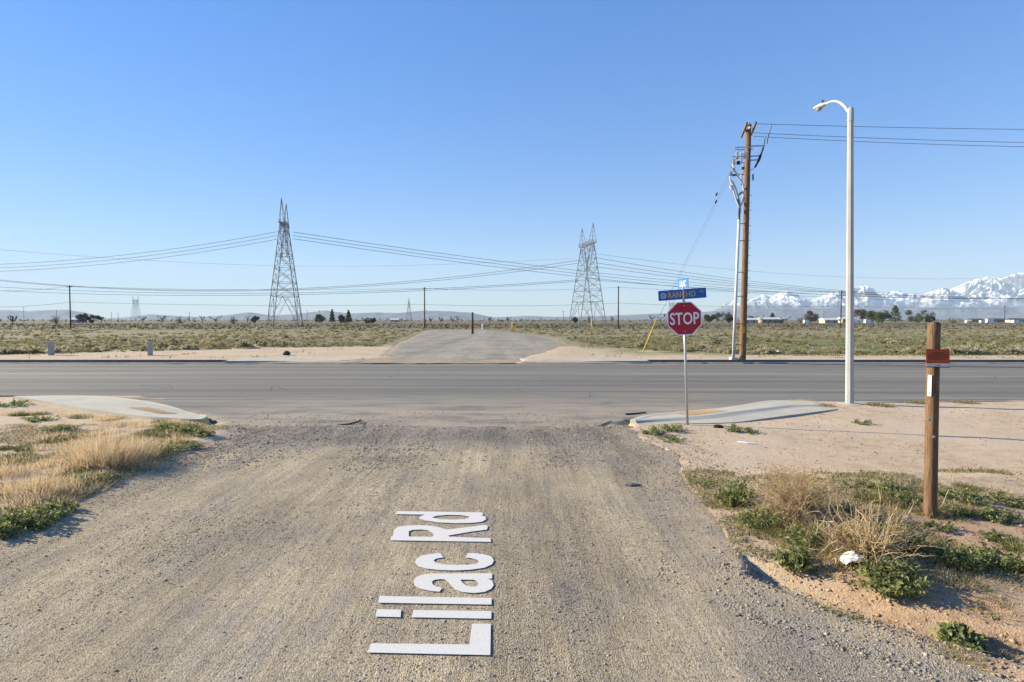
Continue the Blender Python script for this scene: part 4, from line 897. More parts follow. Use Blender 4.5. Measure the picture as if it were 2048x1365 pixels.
for k, (x, y, s, z_) in enumerate(spots[:300]):
    i_ = k % 8; o = protos[i_] if i_ not in used else protos[i_].copy()
    if i_ in used: COL.objects.link(o)
    used.add(i_); o.location = (x, y, z_ - .03); o.rotation_euler = (0, 0, g.random() * 6.28); o.scale = (s * (1 + .3 * g.random()), s * (1 + .3 * g.random()), s * (.75 + .5 * g.random()))
    if i_ % 3: tag(o, 'low rounded grey green shrub in the field across the asphalt road', 'shrub', gs)
    else: tag(o, 'low rounded olive shrub in the field across the asphalt road', 'shrub', 'olive desert shrubs across the road')
VV, FF, TT, b = [], [], [], 0
VV2, FF2, TT2, b2 = [], [], [], 0
lod = {q: [shrub_mesh(600 + k, n, lf, .5, .45) for k in range(5)] for q, n, lf in ((0, 100, .085), (1, 46, .13), (2, 28, .19))}
VV3, FF3, TT3, b3 = [], [], [], 0
for (x, y, s, z_) in spots[300:]:
    V, F_, t_ = lod[0 if y < 85 else 1 if y < 160 else 2][g.integers(0, 5)]; th = g.random() * 6.28; ca, sa = math.cos(th), math.sin(th)
    Q = np.stack([V[:, 0] * ca - V[:, 1] * sa, V[:, 0] * sa + V[:, 1] * ca, V[:, 2]], 1) * s * np.array([1.15, 1.15, .85 + (.55 if y > 150 else 0)]) + np.array([x, y, z_ - .03])
    far_ = min(max((y - 95) / 110, 0), 1)
    if g.random() < far_ * .85: VV3.append(Q); FF3.append(F_ + b3); TT3.append(t_); b3 += len(Q)
    elif g.random() < .4: VV2.append(Q); FF2.append(F_ + b2); TT2.append(t_); b2 += len(Q)
    else: VV.append(Q); FF.append(F_ + b); TT.append(t_); b += len(Q)
tag(from_np('desert_scrub', np.concatenate(VV), [np.concatenate(FF)], M_SAGE, None, False, np.concatenate(TT)), 'pale grey sagebrush scrub covering the desert behind', 'scrub', None, 'stuff')
tag(from_np('desert_scrub', np.concatenate(VV2), [np.concatenate(FF2)], M_OLIVE, None, False, np.concatenate(TT2)), 'olive brown scrub covering the desert behind', 'scrub', None, 'stuff')
tag(from_np('desert_scrub', np.concatenate(VV3), [np.concatenate(FF3)], M_CREO, None, False, np.concatenate(TT3)), 'dark brown olive scrub in a band below the horizon', 'scrub', None, 'stuff')
# ---- ground grass of the field (green on the right, thin on the left)
g = np.random.default_rng(12); n = 64000; y = 36.5 + 40 * g.random(n) ** 1.6; x = (g.random(n) * 2 - 1) * (y * .93)
keep = (fbm(x * .25, y * .25, 3, 33) > np.where(x > 5, .36, .44)) & ~((x > xl2(y) - 1) & (x < xr2(y) + 2)) & ((y > YB(x) - 1.5 + 2.5 * vnoise(x * .3, y * .3, 3)) | ((y > 36.8) & (vnoise(x * .9, y * .9, 5) > .72) & (g.random(n) < .35))); x, y = x[keep], y[keep]; n = len(x)
D = rot_dirs(g, n, 2.0); V, F_, m = blades(g, np.stack([x, y, HG(x, y)], 1), D, .10 + .16 * g.random(n), .035 + .03 * g.random(n), .3, 2)
tag(from_np('field_grass', V, [F_], M_GRASS, None, False, np.repeat(np.clip(np.where(x > 5, .25, .42) + .25 * g.normal(size=n), 0, 1), m)), 'short green grass in the field across the road', 'grass', None, 'stuff')

# ------------------------------------------------------------------ trees on the horizon
def tree(px, ytop, wpx, kind, label, Y=None, group='trees along the horizon', name=None):
    g = np.random.default_rng(int(px * 7 + ytop)); Y = Y or 380 + 70 * g.random(); top = P(px, ytop, Y); Hh = top.z; w = wpx * Y / FPX / 2 * 1.12; b = Vector((top.x, Y, hz(top.x, Y) - .1))
    e = empty(name or {'round': 'round_tree', 'pine': 'pine_tree', 'bare': 'bare_tree', 'joshua': 'joshua_tree', 'brown': 'round_tree'}[kind], b, label, 'tree', group)
    B_ = np.array(b)
    if kind in ('round', 'brown'):
        k = 16; cc = rot_dirs(g, k, .15) * (.55 + .3 * g.random(k))[:, None] * np.array([w, w, Hh * .42]) + np.array([0, 0, Hh * .56]); n = 2200
        ci = g.integers(0, k, n); C = cc[ci] + rot_dirs(g, n) * (min(w, Hh * .5) * .42 * g.random(n) ** .45)[:, None]; C[:, 2] = np.clip(C[:, 2], .3, Hh)
        V, F_ = leaves(g, C + B_, .40); t_ = np.clip(.5 + .3 * g.normal(size=n) * .5 + .25 * (g.random(k)[ci] - .5), 0, 1)
        from_np('crown', V, [F_], M_TREE if kind == 'round' else M_TREEB, e, False, np.repeat(t_, 4)); m = MB(); m.tube([b, b + Vector((.1 * w, 0, Hh * .4)), b + Vector((0, 0, Hh * .7))], [.3, .2, .08], 6)
        for q in cc[:6]: m.tube([b + Vector((.05 * w, 0, Hh * .3)), b + Vector(q)], [.12, .04], 5)
        m.build('trunk', M_TRUNK, e)
    elif kind == 'pine':
        n = 1700; z = g.random(n); rad = w * (1.05 - z) ** .7 * (.75 + .4 * np.sin(z * 26 + g.random()) * .5); th = g.random(n) * 6.28; rr_ = rad * g.random(n) ** .4
        C = np.stack([rr_ * np.cos(th), rr_ * np.sin(th), Hh * (.12 + .88 * z)], 1); V, F_ = leaves(g, C + B_, .40); from_np('crown', V, [F_], M_TREE, e, False, np.repeat(np.clip(.55 + .25 * g.normal(size=n), 0, 1), 4)); MB().tube([b, b + Vector((0, 0, Hh * .9))], [.28, .05], 6).build('trunk', M_TRUNK, e)
    elif kind == 'bare':
        ps = [p * 1 + B_ for p in tangle(g, 46, w * 1.1, Hh * 1.0, 5, .3, 1.0)]; V, F_ = twigs(g, ps, .085); from_np('crown', V, [F_], M_BARE, e); MB().tube([b, b + Vector((0, 0, Hh * .4))], [.25, .12], 6).build('trunk', M_TRUNK, e)
    else:
        m = MB(); tips = []; hb = Hh * (.42 + .15 * g.random()); m.tube([b, b + Vector((.05, 0, hb))], [.24, .18], 6); 
        for q in range(4 + int(g.integers(0, 4))):
            th = g.random() * 6.28; a = b + Vector((0, 0, hb * (.7 + .3 * g.random()))); mid = a + Vector((math.cos(th) * w * .5, math.sin(th) * w * .5, (Hh - hb) * .25)); tp = mid + Vector((math.cos(th + .5) * w * .4, math.sin(th + .5) * w * .35, (Hh - hb) * (.3 + .4 * g.random()))); m.tube([a, mid, tp], [.16, .14, .12], 5); tips.append(tp)
        tips.append(b + Vector((0, 0, hb + .3))); m.build('trunk', M_TRUNK, e)
        Cs = np.repeat(np.array([list(t_) for t_ in tips]), 60, 0); D = rot_dirs(g, len(Cs), .35); V, F_, mm = blades(g, Cs, D, .45 + .35 * g.random(len(Cs)), np.full(len(Cs), .14), .1, 2); from_np('crown', V, [F_], M_TREE, e, False, np.repeat(.3 + .5 * g.random(len(Cs)), mm))
    return e
TREES = [(1420, 628, 20, 'round', 'small dark round tree just right of the stop sign'), (1445, 624, 44, 'round', 'broad dark tree left of the white riser pipe'), (1459, 630, 16, 'round', 'small dark tree touching the riser pipe'), (1502, 633, 20, 'round', 'low dark tree just right of the utility pole'),
 (1522, 630, 18, 'joshua', 'spiky tree above the long white roof'), (1545, 626, 18, 'pine', 'upright dark tree behind the long white roof'), (1572, 631, 22, 'joshua', 'spiky dark tree at the right end of the white roof'), (1601, 626, 20, 'bare', 'leafless tree left of the brownish round tree'), (1622, 621, 26, 'brown', 'brownish round tree between utility pole and street lamp'),
 (1720, 617, 22, 'brown', 'brownish tall tree just right of the street lamp'), (1747, 622, 28, 'round', 'dark round tree left of the tallest pine'), (1765, 621, 26, 'round', 'dark round tree touching the tallest pine'), (1791, 611, 30, 'pine', 'tallest green pine right of the street lamp'), (1838, 620, 52, 'round', 'big dark round tree left of the red notice post'), (1861, 632, 16, 'round', 'low dark tree behind the top of the notice post'),
 (1905, 633, 20, 'bare', 'small leafless bush right of the notice post'), (165, 627, 22, 'brown', 'reddish brown tree right of the tall left pole'), (186, 630, 26, 'round', 'dark round tree right of the tall left pole'), (202, 632, 14, 'joshua', 'spiky tree right of the dark round tree on the left'), (112, 628, 24, 'bare', 'leafless tree left of the tall left pole'),
 (285, 631, 13, 'joshua', 'spiky tree just right of the faint left tower'), (323, 631, 16, 'joshua', 'broad spiky tree right of the faint left tower'), (360, 628, 22, 'bare', 'pale leafless tree in the left distance'), (404, 632, 11, 'joshua', 'single spiky tree in the left distance'), (432, 631, 24, 'joshua', 'wide spiky tree left of the nearest lattice tower'), (466, 630, 18, 'bare', 'grey leafless tree left of the nearest lattice tower'),
 (495, 631, 9, 'joshua', 'thin spiky tree left of the nearest lattice tower'), (510, 632, 15, 'round', 'small dark tree close left of the nearest lattice tower'), (638, 629, 21, 'round', 'dark round tree left of the two tall pines'), (664, 619, 14, 'pine', 'left one of two tall pines right of the nearest tower'), (697, 621, 16, 'pine', 'right one of two tall pines right of the nearest tower'), (683, 630, 12, 'brown', 'brownish tree between the two tall pines'),
 (730, 634, 12, 'joshua', 'spiky tree right of the two pines'), (746, 636, 10, 'round', 'small dark tree right of the two pines'), (862, 635, 7, 'joshua', 'small spiky tree right of the pole by the far gravel road'), (882, 633, 8, 'joshua', 'little spiky tree above the far gravel road'), (905, 633, 8, 'joshua', 'dark topped spiky tree above the far gravel road'), (915, 632, 7, 'joshua', 'spiky tree left of the short dark pole'), (1017, 634, 8, 'joshua', 'spiky tree right of the short dark pole'),
 (979, 636, 4, 'joshua', 'tiny spiky tree right of the short dark pole'), (1178, 627, 16, 'bare', 'pale tree seen through the horned lattice tower'), (1224, 633, 6, 'joshua', 'spiky tree left of the tall pole behind the yellow guard'), (1304, 630, 14, 'joshua', 'spiky tree above the yellow guard'), (1322, 628, 16, 'joshua', 'spiky tree just left of the stop sign'), (1150, 634, 9, 'round', 'small dark tree at the foot of the horned tower'), (24, 631, 14, 'joshua', 'spiky tree at the far left edge')]
for a in TREES: tree(*a[:5], Y=(250 if a[0] == 24 else None))
# the wood on the skyline that reads as one line
g = np.random.default_rng(14); VV = []; TT = []; n = 760
for k in range(n):
    Y = 420 + 900 * g.random(); px = g.random() * 2300 - 120; p = at(px, Y); w = (.5 + 1.5 * g.random()) ; hh = 2.4 + 3.4 * g.random() ** 2.5
    C = rot_dirs(g, 40) * (g.random(40) ** .4)[:, None] * np.array([w, w, hh * .35]) + np.array([p.x, Y, hh * .6]); VV.append(leaves(g, C, .34)[0]); TT.append(np.repeat(np.clip(.4 + .3 * g.normal(size=40), 0, 1), 4))
V = np.concatenate(VV); tag(from_np('distant_trees', V, [np.arange(len(V)).reshape(-1, 4)], M_TREE, None, False, np.concatenate(TT)), 'dark line of far small trees on the skyline', 'trees', None, 'stuff')

# ------------------------------------------------------------------ far houses and vehicles
M_WALLS = [paint('house_wall_cream', (.50, .45, .38), .8), paint('house_wall_tan', (.36, .27, .2), .8), paint('house_wall_red', (.38, .09, .05), .8)]
M_ROOFW = paint('white_roof', (.62, .62, .61), .6); M_ROOFD = paint('dark_roof', (.10, .085, .08), .8); M_WIN = plain('window_glass', (.03, .035, .04), .15, 0, .1, 1)
def house(px, Y, wpx, hh, roof, wall, label, dep=8.0):
    p = at(px, Y); w = wpx * Y / FPX; p.z = hz(p.x, Y) - .1; e = empty('house', p, label, 'house', 'far houses on the plain')
    MB().box(p + Vector((0, 0, hh / 2)), (w, dep, hh)).build('wall', wall, e)
    m = MB(); ov = .5; a, b_ = w / 2 + ov, dep / 2 + ov
    m.add([p + Vector(v) for v in ((-a, -b_, hh), (a, -b_, hh), (a, b_, hh), (-a, b_, hh), (-a, 0, hh + 1.5), (a, 0, hh + 1.5))], [(0, 1, 5, 4), (2, 3, 4, 5), (0, 4, 3), (1, 2, 5), (3, 2, 1, 0)]); m.build('roof', roof, e)
    k = max(2, int(w / 3.5))
    for q in range(k):
        x = -w / 2 + w * (q + .5) / k
        if q == k // 2: MB().box(p + Vector((x, -dep / 2 - .02, 1.05)), (1.0, .06, 2.1)).build('door', M_ROOFD, e)
        else: MB().box(p + Vector((x, -dep / 2 - .02, 1.6)), (1.2, .06, 1.0)).build('window', M_WIN, e)
house(1497, 430, 26, 2.5, M_ROOFW, M_WALLS[0], 'low house with white roof just right of the utility pole'); house(1541, 440, 44, 3.0, M_ROOFW, M_WALLS[1], 'long low house with white roof between the pole and the lamp'); house(1657, 420, 26, 2.4, M_ROOFW, M_WALLS[0], 'pale low shed with white roof left of the lamp'); house(1688, 450, 18, 3.2, M_ROOFW, M_WALLS[0], 'white house right behind the lamp and the thin pole')
house(157, 470, 20, 2.8, M_ROOFW, M_WALLS[0], 'pale roofed house right of the tall left pole'); house(737, 430, 10, 2.4, M_ROOFD, M_WALLS[2], 'small red house right of the two pines'); house(688, 470, 10, 2.4, M_ROOFD, M_WALLS[2], 'little brick red house between the two pines'); house(1990, 560, 26, 2.6, M_ROOFD, M_WALLS[1], 'dark roofed long house near the right edge'); house(2030, 540, 28, 2.6, M_ROOFD, M_WALLS[0], 'dark roofed house at the right edge'); house(1950, 620, 24, 2.6, M_ROOFD, M_WALLS[1], 'dark roofed house right of the notice post'); house(790, 620, 16, 2.6, M_ROOFW, M_WALLS[0], 'tiny pale house left of the far gravel road')
M_CARW = paint('white_car_paint', (.80, .80, .80), .3); M_TYRE = plain('tyre_rubber', (.02, .02, .02), .8, 0, .1, 9)
def van(px, Y, ln, hh, label, name='parked_van'):
    p = at(px, Y); p.z = hz(p.x, Y) + .0; e = empty(name, p, label, 'van', 'white vehicles parked in the distance'); x0 = -ln / 2
    m = MB(); m.prism([p + Vector((a, -1.0, b_)) for a, b_ in ((x0, .4), (-x0, .4), (-x0, 1.1), (-x0 - .5, 1.25), (-x0 - 1.1, hh), (x0 + .1, hh), (x0, hh - .2))], (0, 2.0, 0)); m.build('body', M_CARW, e)
    MB().prism([p + Vector((a, -1.012, b_)) for a, b_ in ((-x0 - .65, 1.28), (-x0 - 1.15, hh - .15), (-x0 - 2.0, hh - .15), (-x0 - 2.0, 1.28))], (0, .01, 0)).build('window', M_WIN, e)
    for a in (x0 + .9, -x0 - .9):
        for s in (-1.0, .8): MB().lathe([(.34, 0), (.36, .03), (.36, .19), (.34, .2)], p + Vector((a, s, .36)), 10, (0, 1, 0)).build('wheel', M_TYRE, e)
for px, Y, ln, hh, lab in ((1615, 380, 5, 2.4, 'white van below the brownish round tree'), (1713, 380, 5, 2.0, 'white van just right of the street lamp'), (1738, 370, 5.5, 2.5, 'white van left of the dark round trees'), (1938, 420, 4.6, 2.0, 'small white van right of the notice post'), (1982, 430, 7, 3.0, 'largest white van near the right edge'), (1966, 440, 4.5, 2.0, 'white van left of the largest white van'), (2034, 400, 6, 2.2, 'white van at the right edge'), (505, 470, 4.5, 2.0, 'white van left of the nearest lattice tower'), (742, 440, 4.5, 2.6, 'white van beside the small red house')): van(px, Y, ln, hh, lab)
# ------------------------------------------------------------------ plants by the gravel road
def gp(px, py):
    p = G(px, py, 0.0)
    for _ in range(4): p = G(px, py, hz(p.x, p.y))
    return p
def weed(px, py, wpx, hpx, label, seed, n=260, leaf=None, name='leafy_weed', group='green weeds beside the gravel road'):
    """broad leaved rosette plant: leaves on short stems"""
    g = np.random.default_rng(seed); b = gp(px, py); k = b.y / FPX; R_ = wpx * k / 2; Hh = hpx * k; leaf = (leaf or .075) * .62; n = int(n * 2.3)
    e = empty(name, b, label, 'weed', group); B_ = np.array(b)
    ns = max(20, n // 14); th = g.random(ns) * 6.28; rr_ = R_ * .9 * g.random(ns) ** .6; S0 = np.stack([rr_ * np.cos(th) * .55, rr_ * np.sin(th) * .55, np.zeros(ns)], 1)
    S0[:, 2] = HG(S0[:, 0] + b.x, S0[:, 1] + b.y) - b.z
    S1 = S0 + np.stack([rr_ * np.cos(th) * .55, rr_ * np.sin(th) * .55, Hh * (.35 + .65 * g.random(ns)) * (1.1 - .5 * rr_ / R_)], 1)
    V, F_ = twigs(g, [np.stack([S0[q], (S0[q] + S1[q]) / 2 + [0, 0, Hh * .08], S1[q]]) + B_ for q in range(ns)], .004); from_np('stems', V, [F_], M_GREEN, e, False, np.full(len(V), .75))
    i_ = g.integers(0, ns, n); f_ = (g.random(n) ** .7)[:, None]; C = S0[i_] * (1 - f_) + S1[i_] * f_; D = rot_dirs(g, n, .55); D[:, :2] += .5 * S1[i_][:, :2] / (R_ + 1e-6); D /= np.linalg.norm(D, axis=1)[:, None]
    # folded leaf: two halves either side of the midrib
    Ln = leaf * (.6 + .8 * g.random(n)); Sd = np.cross(D, rot_dirs(g, n)); Sd /= np.linalg.norm(Sd, axis=1)[:, None] + 1e-9; Up = np.cross(Sd, D); w = (Ln * .22)[:, None]; Lc = Ln[:, None]
    p0 = C; p1 = C + D * Lc * .5 + Sd * w + Up * w * .5; p2 = C + D * Lc - np.array([0, 0, 1]) * Lc * .18; p3 = C + D * Lc * .5 - Sd * w + Up * w * .5; p4 = C + D * Lc * .55
    V = np.stack([p0, p1, p2, p3, p4], 1).reshape(-1, 3) + B_; b0 = (np.arange(n) * 5)[:, None]; F3 = np.concatenate([b0 + np.array([[0, 4, 1]]), b0 + np.array([[4, 2, 1]]), b0 + np.array([[0, 3, 4]]), b0 + np.array([[4, 3, 2]])], 0)
    from_np('leaves', V, [F3], M_GREEN, e, False, np.repeat(np.clip(.5 + .28 * g.normal(size=n), 0, 1), 5)); return e
def dry(px, py, wpx, hpx, label, seed, n=90, mat=None, r=.0032, name='dry_bush', curl=.35, cat='dry bush', seg=5):
    g = np.random.default_rng(seed); b = gp(px, py); k = b.y / FPX; e = empty(name, b, label, cat, 'dry bushes beside the gravel road')
    ps = [p + np.array(b) for p in tangle(g, n, wpx * k / 2 * 1.25, hpx * k * 1.15, seg, curl)]; V, F_ = twigs(g, ps, r); t_ = np.repeat(g.random(len(ps)), [3 * len(p) for p in ps]); from_np('branches', V, [F_], mat or M_STRAW, e, False, t_); return e
def tuft(px, py, wpx, hpx, label, seed, n=900, mat=None, wd=.006, lean=0.0, name='grass_tuft', cat='grass tuft', spread=.45, t0=.5):
    g = np.random.default_rng(seed); b = gp(px, py); k = b.y / FPX; R_ = wpx * k / 2; Hh = hpx * k
    rd = R_ * .95 * g.random(n) ** .62; ta = g.random(n) * 6.283; x = rd * np.cos(ta); y = rd * .8 * np.sin(ta); D = rot_dirs(g, n, 2.6); D[:, 0] += x / R_ * spread + lean; D[:, 1] += y / R_ * spread; D /= np.linalg.norm(D, axis=1)[:, None]
    z = HG(x + b.x, y + b.y); V, F_, m = blades(g, np.stack([x + b.x, y + b.y, z], 1), D, Hh * (.45 + .75 * g.random(n)) * (1 - .35 * np.clip(np.abs(x) / R_, 0, 1)), wd * (.6 + .8 * g.random(n)), .22, 3)
    o = from_np(name, V - np.array(b), [F_], mat or M_AMBER, None, False, np.repeat(np.clip(t0 + .25 * g.normal(size=n), 0, 1), m)); o.location = b; return tag(o, label, cat, 'grass tufts beside the gravel road')
# right verge
weed(1472, 1008, 90, 50, 'big leafy green weed on the gravel edge, left of the tan tangled bush', 1, 420, .09); weed(1418, 972, 62, 16, 'flat green weed nearest the road mouth on the right verge', 2, 150, .06)
weed(1520, 1052, 100, 44, 'green weed in front of the tan tangled bush', 3, 380, .075); weed(1592, 1135, 80, 50, 'green weed between the straw bush and the rut', 4, 300, .075); weed(1785, 1178, 130, 64, 'large leafy green weed in front of the white litter', 5, 620, .085)
weed(1620, 1092, 120, 46, 'wide green weed under the left side of the straw bush', 6, 420, .07); weed(1805, 1100, 90, 70, 'dark green weed behind the right side of the straw bush', 7, 420, .07); weed(1925, 1268, 90, 48, 'dark rosette weed alone on the bare dirt at lower right', 8, 260, .10)
weed(1905, 1130, 120, 50, 'green weed right of the straw bush', 9, 420, .07); weed(1990, 1130, 120, 40, 'spreading green weed at the right edge', 10, 420, .065); weed(1775, 985, 80, 26, 'low green weed left of the notice post', 11, 260, .06)
weed(1720, 975, 70, 16, 'thin strip of green weed behind the tan tangled bush', 12, 180, .05); weed(1920, 998, 110, 22, 'low green weed just right of the notice post', 13, 300, .06); weed(2010, 1004, 110, 22, 'low green weed at the right edge behind the post', 14, 300, .06)
weed(1800, 1010, 70, 26, 'green weed at the left foot of the notice post', 15, 240, .06); weed(1915, 1028, 60, 18, 'small green weed at the right foot of the notice post', 16, 180, .05); weed(1995, 1040, 90, 26, 'green weed in front of the post, close to the right edge', 17, 240, .06); weed(1985, 1078, 60, 16, 'small green weed on the dirt right of the straw bush', 18, 160, .05); weed(1880, 1056, 60, 14, 'small green weed on the dirt in front of the post', 19, 150, .05)
weed(1728, 849, 44, 12, 'small dark green weed alone on the bare dirt near the lamp', 20, 150, .07); weed(2030, 1092, 60, 18, 'little green weed on the dirt at the right edge', 23, 150, .05); weed(1690, 1030, 70, 30, 'green weed between the two dry bushes', 24, 220, .06)
weed(1310, 870, 60, 18, 'green weed at the left end of the ramp behind the stop post', 21, 220, .08); weed(1345, 862, 60, 16, 'green weed at the foot of the stop post', 22, 220, .08); weed(1345, 882, 70, 10, 'flat green weed in front of the stop post', 25, 160, .07); weed(1468, 864, 34, 18, 'green weed at the front edge of the right ramp', 26, 150, .08); weed(1500, 866, 40, 10, 'flat green weed on the ramp edge right of the stop post', 27, 130, .07)
dry(1590, 1030, 205, 112, 'tan tangled tumbleweed on the right verge', 31, 460, None, .0030, 'tumbleweed', .6); dry(1740, 1118, 240, 125, 'large straw coloured dry bush with green at its foot', 32, 150, None, .0056, 'straw_bush', .30, seg=6)
dry(1670, 1105, 90, 60, 'small tan dry bush left of the straw bush', 33, 80, None, .003); dry(1890, 1185, 130, 35, 'thin dry stalks lying by the rut', 34, 26, None, .0035); dry(1560, 955, 60, 45, 'few bare brown twigs above the tumbleweed', 35, 6, M_BARE and None, .004)
tuft(1600, 805, 60, 9, 'reddish dry grass behind the right end of the ramp', 41, 500, M_AMBER, .012); tuft(1760, 812, 56, 9, 'low grass tuft right of the lamp foot', 42, 500, M_GRASS, .012); tuft(1840, 807, 56, 8, 'low grass line beyond the notice post', 43, 400, M_GRASS, .012); tuft(1640, 812, 60, 8, 'low green grass left of the lamp foot', 44, 400, M_GRASS, .012); tuft(1930, 806, 60, 7, 'low grass on the kerb line at the right', 45, 400, M_GRASS, .012)
tuft(1700, 1095, 150, 70, 'fresh green grass inside the straw bush', 46, 600, M_GRASS, .006, 0, 'grass_tuft', 'grass tuft', .5, .25)
tuft(1905, 1322, 120, 18, 'low yellow green grass on the gravel at the lower right', 47, 500, M_GRASS, .004, t0=.55); tuft(2000, 1300, 80, 20, 'sparse grass at the lower right corner', 48, 250, M_GRASS, .005, t0=.5)
tuft(1980, 1225, 110, 22, 'brown grass above the dark rosette weed', 49, 400, M_GRASS, .004, t0=.65)
# left verge
tuft(215, 930, 130, 92, 'tall amber dry grass on the left verge', 51, 1500, M_AMBER, .008); tuft(275, 918, 80, 62, 'amber grass right of the tall amber tuft', 52, 600, M_AMBER, .008); tuft(160, 915, 90, 60, 'dry grass left of the tall amber tuft', 53, 500, M_AMBER, .008)
tuft(60, 985, 150, 55, 'wide dry grass patch at the left edge', 54, 1000, M_AMBER, .006, spread=.8); tuft(150, 975, 130, 40, 'pale dry grass in front of the tall amber tuft', 55, 700, M_AMBER, .006, spread=.8); tuft(20, 950, 90, 40, 'dry grass cut by the left edge', 56, 500, M_AMBER, .006); tuft(285, 935, 70, 30, 'short brown grass on the left gravel edge', 57, 400, M_AMBER, .006)
weed(55, 1052, 130, 46, 'bright green leafy weed on the left gravel edge', 61, 520, .08); weed(115, 1030, 90, 36, 'green weed just behind the bright leafy weed at left', 62, 320, .07); weed(8, 1078, 60, 30, 'green weed at the left edge of the picture', 63, 220, .07); weed(360, 862, 90, 18, 'green weeds in front of the left corner ramp', 64, 420, .08); weed(405, 872, 50, 16, 'green weed at the road end of the left verge', 65, 220, .08); weed(320, 905, 90, 24, 'green weed right of the amber grass', 66, 320, .075); weed(380, 898, 70, 14, 'flat green weed on the left gravel edge near the ramp', 67, 220, .07); weed(190, 965, 90, 22, 'green weed in front of the amber grass', 68, 260, .065); weed(85, 842, 80, 12, 'green weed behind the left corner of bare dirt', 69, 240, .09); weed(115, 862, 70, 10, 'flat green weed on the bare dirt at left', 70, 200, .08); weed(30, 812, 60, 12, 'green weed on the near kerb at the left edge', 71, 200, .1); weed(140, 880, 60, 12, 'green weed left of the amber grass', 72, 180, .08)
dry(265, 905, 60, 40, 'tangle of pale dead stalks in the amber grass', 73, 40, None, .004)
# ---- lesser clumps that fill the verges
g0 = np.random.default_rng(77)
for k in range(84):
    px = 430 * g0.random(); py = 822 + .07 * px + (1050 - .47 * px - 822 - .07 * px) * g0.random() ** (1.0 if k < 64 else 4.0)
    if (px < 140 and 836 < py < 872) : continue
    s = (py - 640) / 260; dryk = g0.random() < .62
    if dryk: tuft(px, py, 70 * s * (.6 + .8 * g0.random()), 22 * s * (.6 + .8 * g0.random()), 'short dry grass clump on the left verge', 800 + k, 380, M_AMBER, .007, spread=.9, t0=.35 + .4 * g0.random())
    else: tuft(px, py, 60 * s * (.6 + .8 * g0.random()), 14 * s * (.6 + .8 * g0.random()), 'short green grass clump on the left verge', 800 + k, 380, M_GRASS, .009, spread=1.0, t0=.25 + .15 * g0.random())
for k in range(40):
    px = 1430 + 618 * g0.random(); py = 972 + (np.interp(px, [1430, 1600, 1800, 2048], [1000, 1130, 1150, 1180]) - 972) * g0.random() ** .9
    if 1840 < px < 2048 and 1035 < py < 1085 and g0.random() < .7: continue
    s = (py - 640) / 400; q = g0.random()
    if q < .3: tuft(px, py, 90 * s * (.6 + .8 * g0.random()), 26 * s * (.6 + .8 * g0.random()), 'short dry grass clump on the right verge', 900 + k, 300, M_STRAW, .004, spread=1.1, t0=.35)
    else: tuft(px, py, 80 * s * (.6 + .8 * g0.random()), 22 * s * (.6 + .8 * g0.random()), 'short green grass clump on the right verge', 900 + k, 420, M_GRASS, .006, spread=1.1, t0=.28 + .3 * g0.random())
# ---- low ground cover of both verges
g = np.random.default_rng(15); n = 170000; side = g.random(n) < .45; y = np.where(side, 3.6 + 5.9 * g.random(n), 6 + 9.5 * g.random(n)); x = np.where(side, 2.4 + 6.5 * g.random(n), -5.9 - (y * .9 - 3) * g.random(n))
f = fbm(x * 1.1, y * 1.1, 4, 44); keep = (f > np.where(side, np.where((x < 4.8) & (y < 8.7) & (y > 5.4), .44, .50), .40)) & (in_near(x, y) < .05) & (dist_poly(x, y, RUT) > .3) & np.where(side, (y > 4.6 + .45 * (x - 2.5) * 0) & (y < 9.3), True) & ~((y > 13.2) & (x > -15) & (x < -7))
x, y, side = x[keep], y[keep], side[keep]; n = len(x); D = rot_dirs(g, n, 1.4); V, F_, m = blades(g, np.stack([x, y, HG(x, y)], 1), D, .04 + .11 * g.random(n) ** 1.5, .006 + .007 * g.random(n), .5, 2)
tag(from_np('verge_grass', V, [F_], M_GRASS, None, False, np.repeat(np.clip(np.where(side, .42, .62) + .30 * g.normal(size=n), 0, 1), m)), 'sparse short grass on both gravel verges', 'grass', None, 'stuff')

g = np.random.default_rng(16); n = 9000; side = g.random(n) < .6; y = np.where(side, 4.2 + 4.8 * g.random(n), 6 + 8 * g.random(n)); x = np.where(side, 2.4 + 4.5 * g.random(n), -5.9 - (y * .9 - 3) * g.random(n))
keep = (fbm(x * .9, y * .9, 3, 46) > .42) & (in_near(x, y) < .2); x, y = x[keep], y[keep]; n = len(x); D = rot_dirs(g, n); D[:, 2] = np.abs(D[:, 2]) * .35; D /= np.linalg.norm(D, axis=1)[:, None]
V, F_, m = blades(g, np.stack([x, y, HG(x, y) + .01], 1), D, .06 + .22 * g.random(n) ** 2, .003 + .003 * g.random(n), .15, 3)
tag(from_np('dead_stalks', V, [F_], M_STRAW, None, False, np.repeat(g.random(n), m)), 'thin dead stalks lying among the verge weeds', 'dead stalks', None, 'stuff')
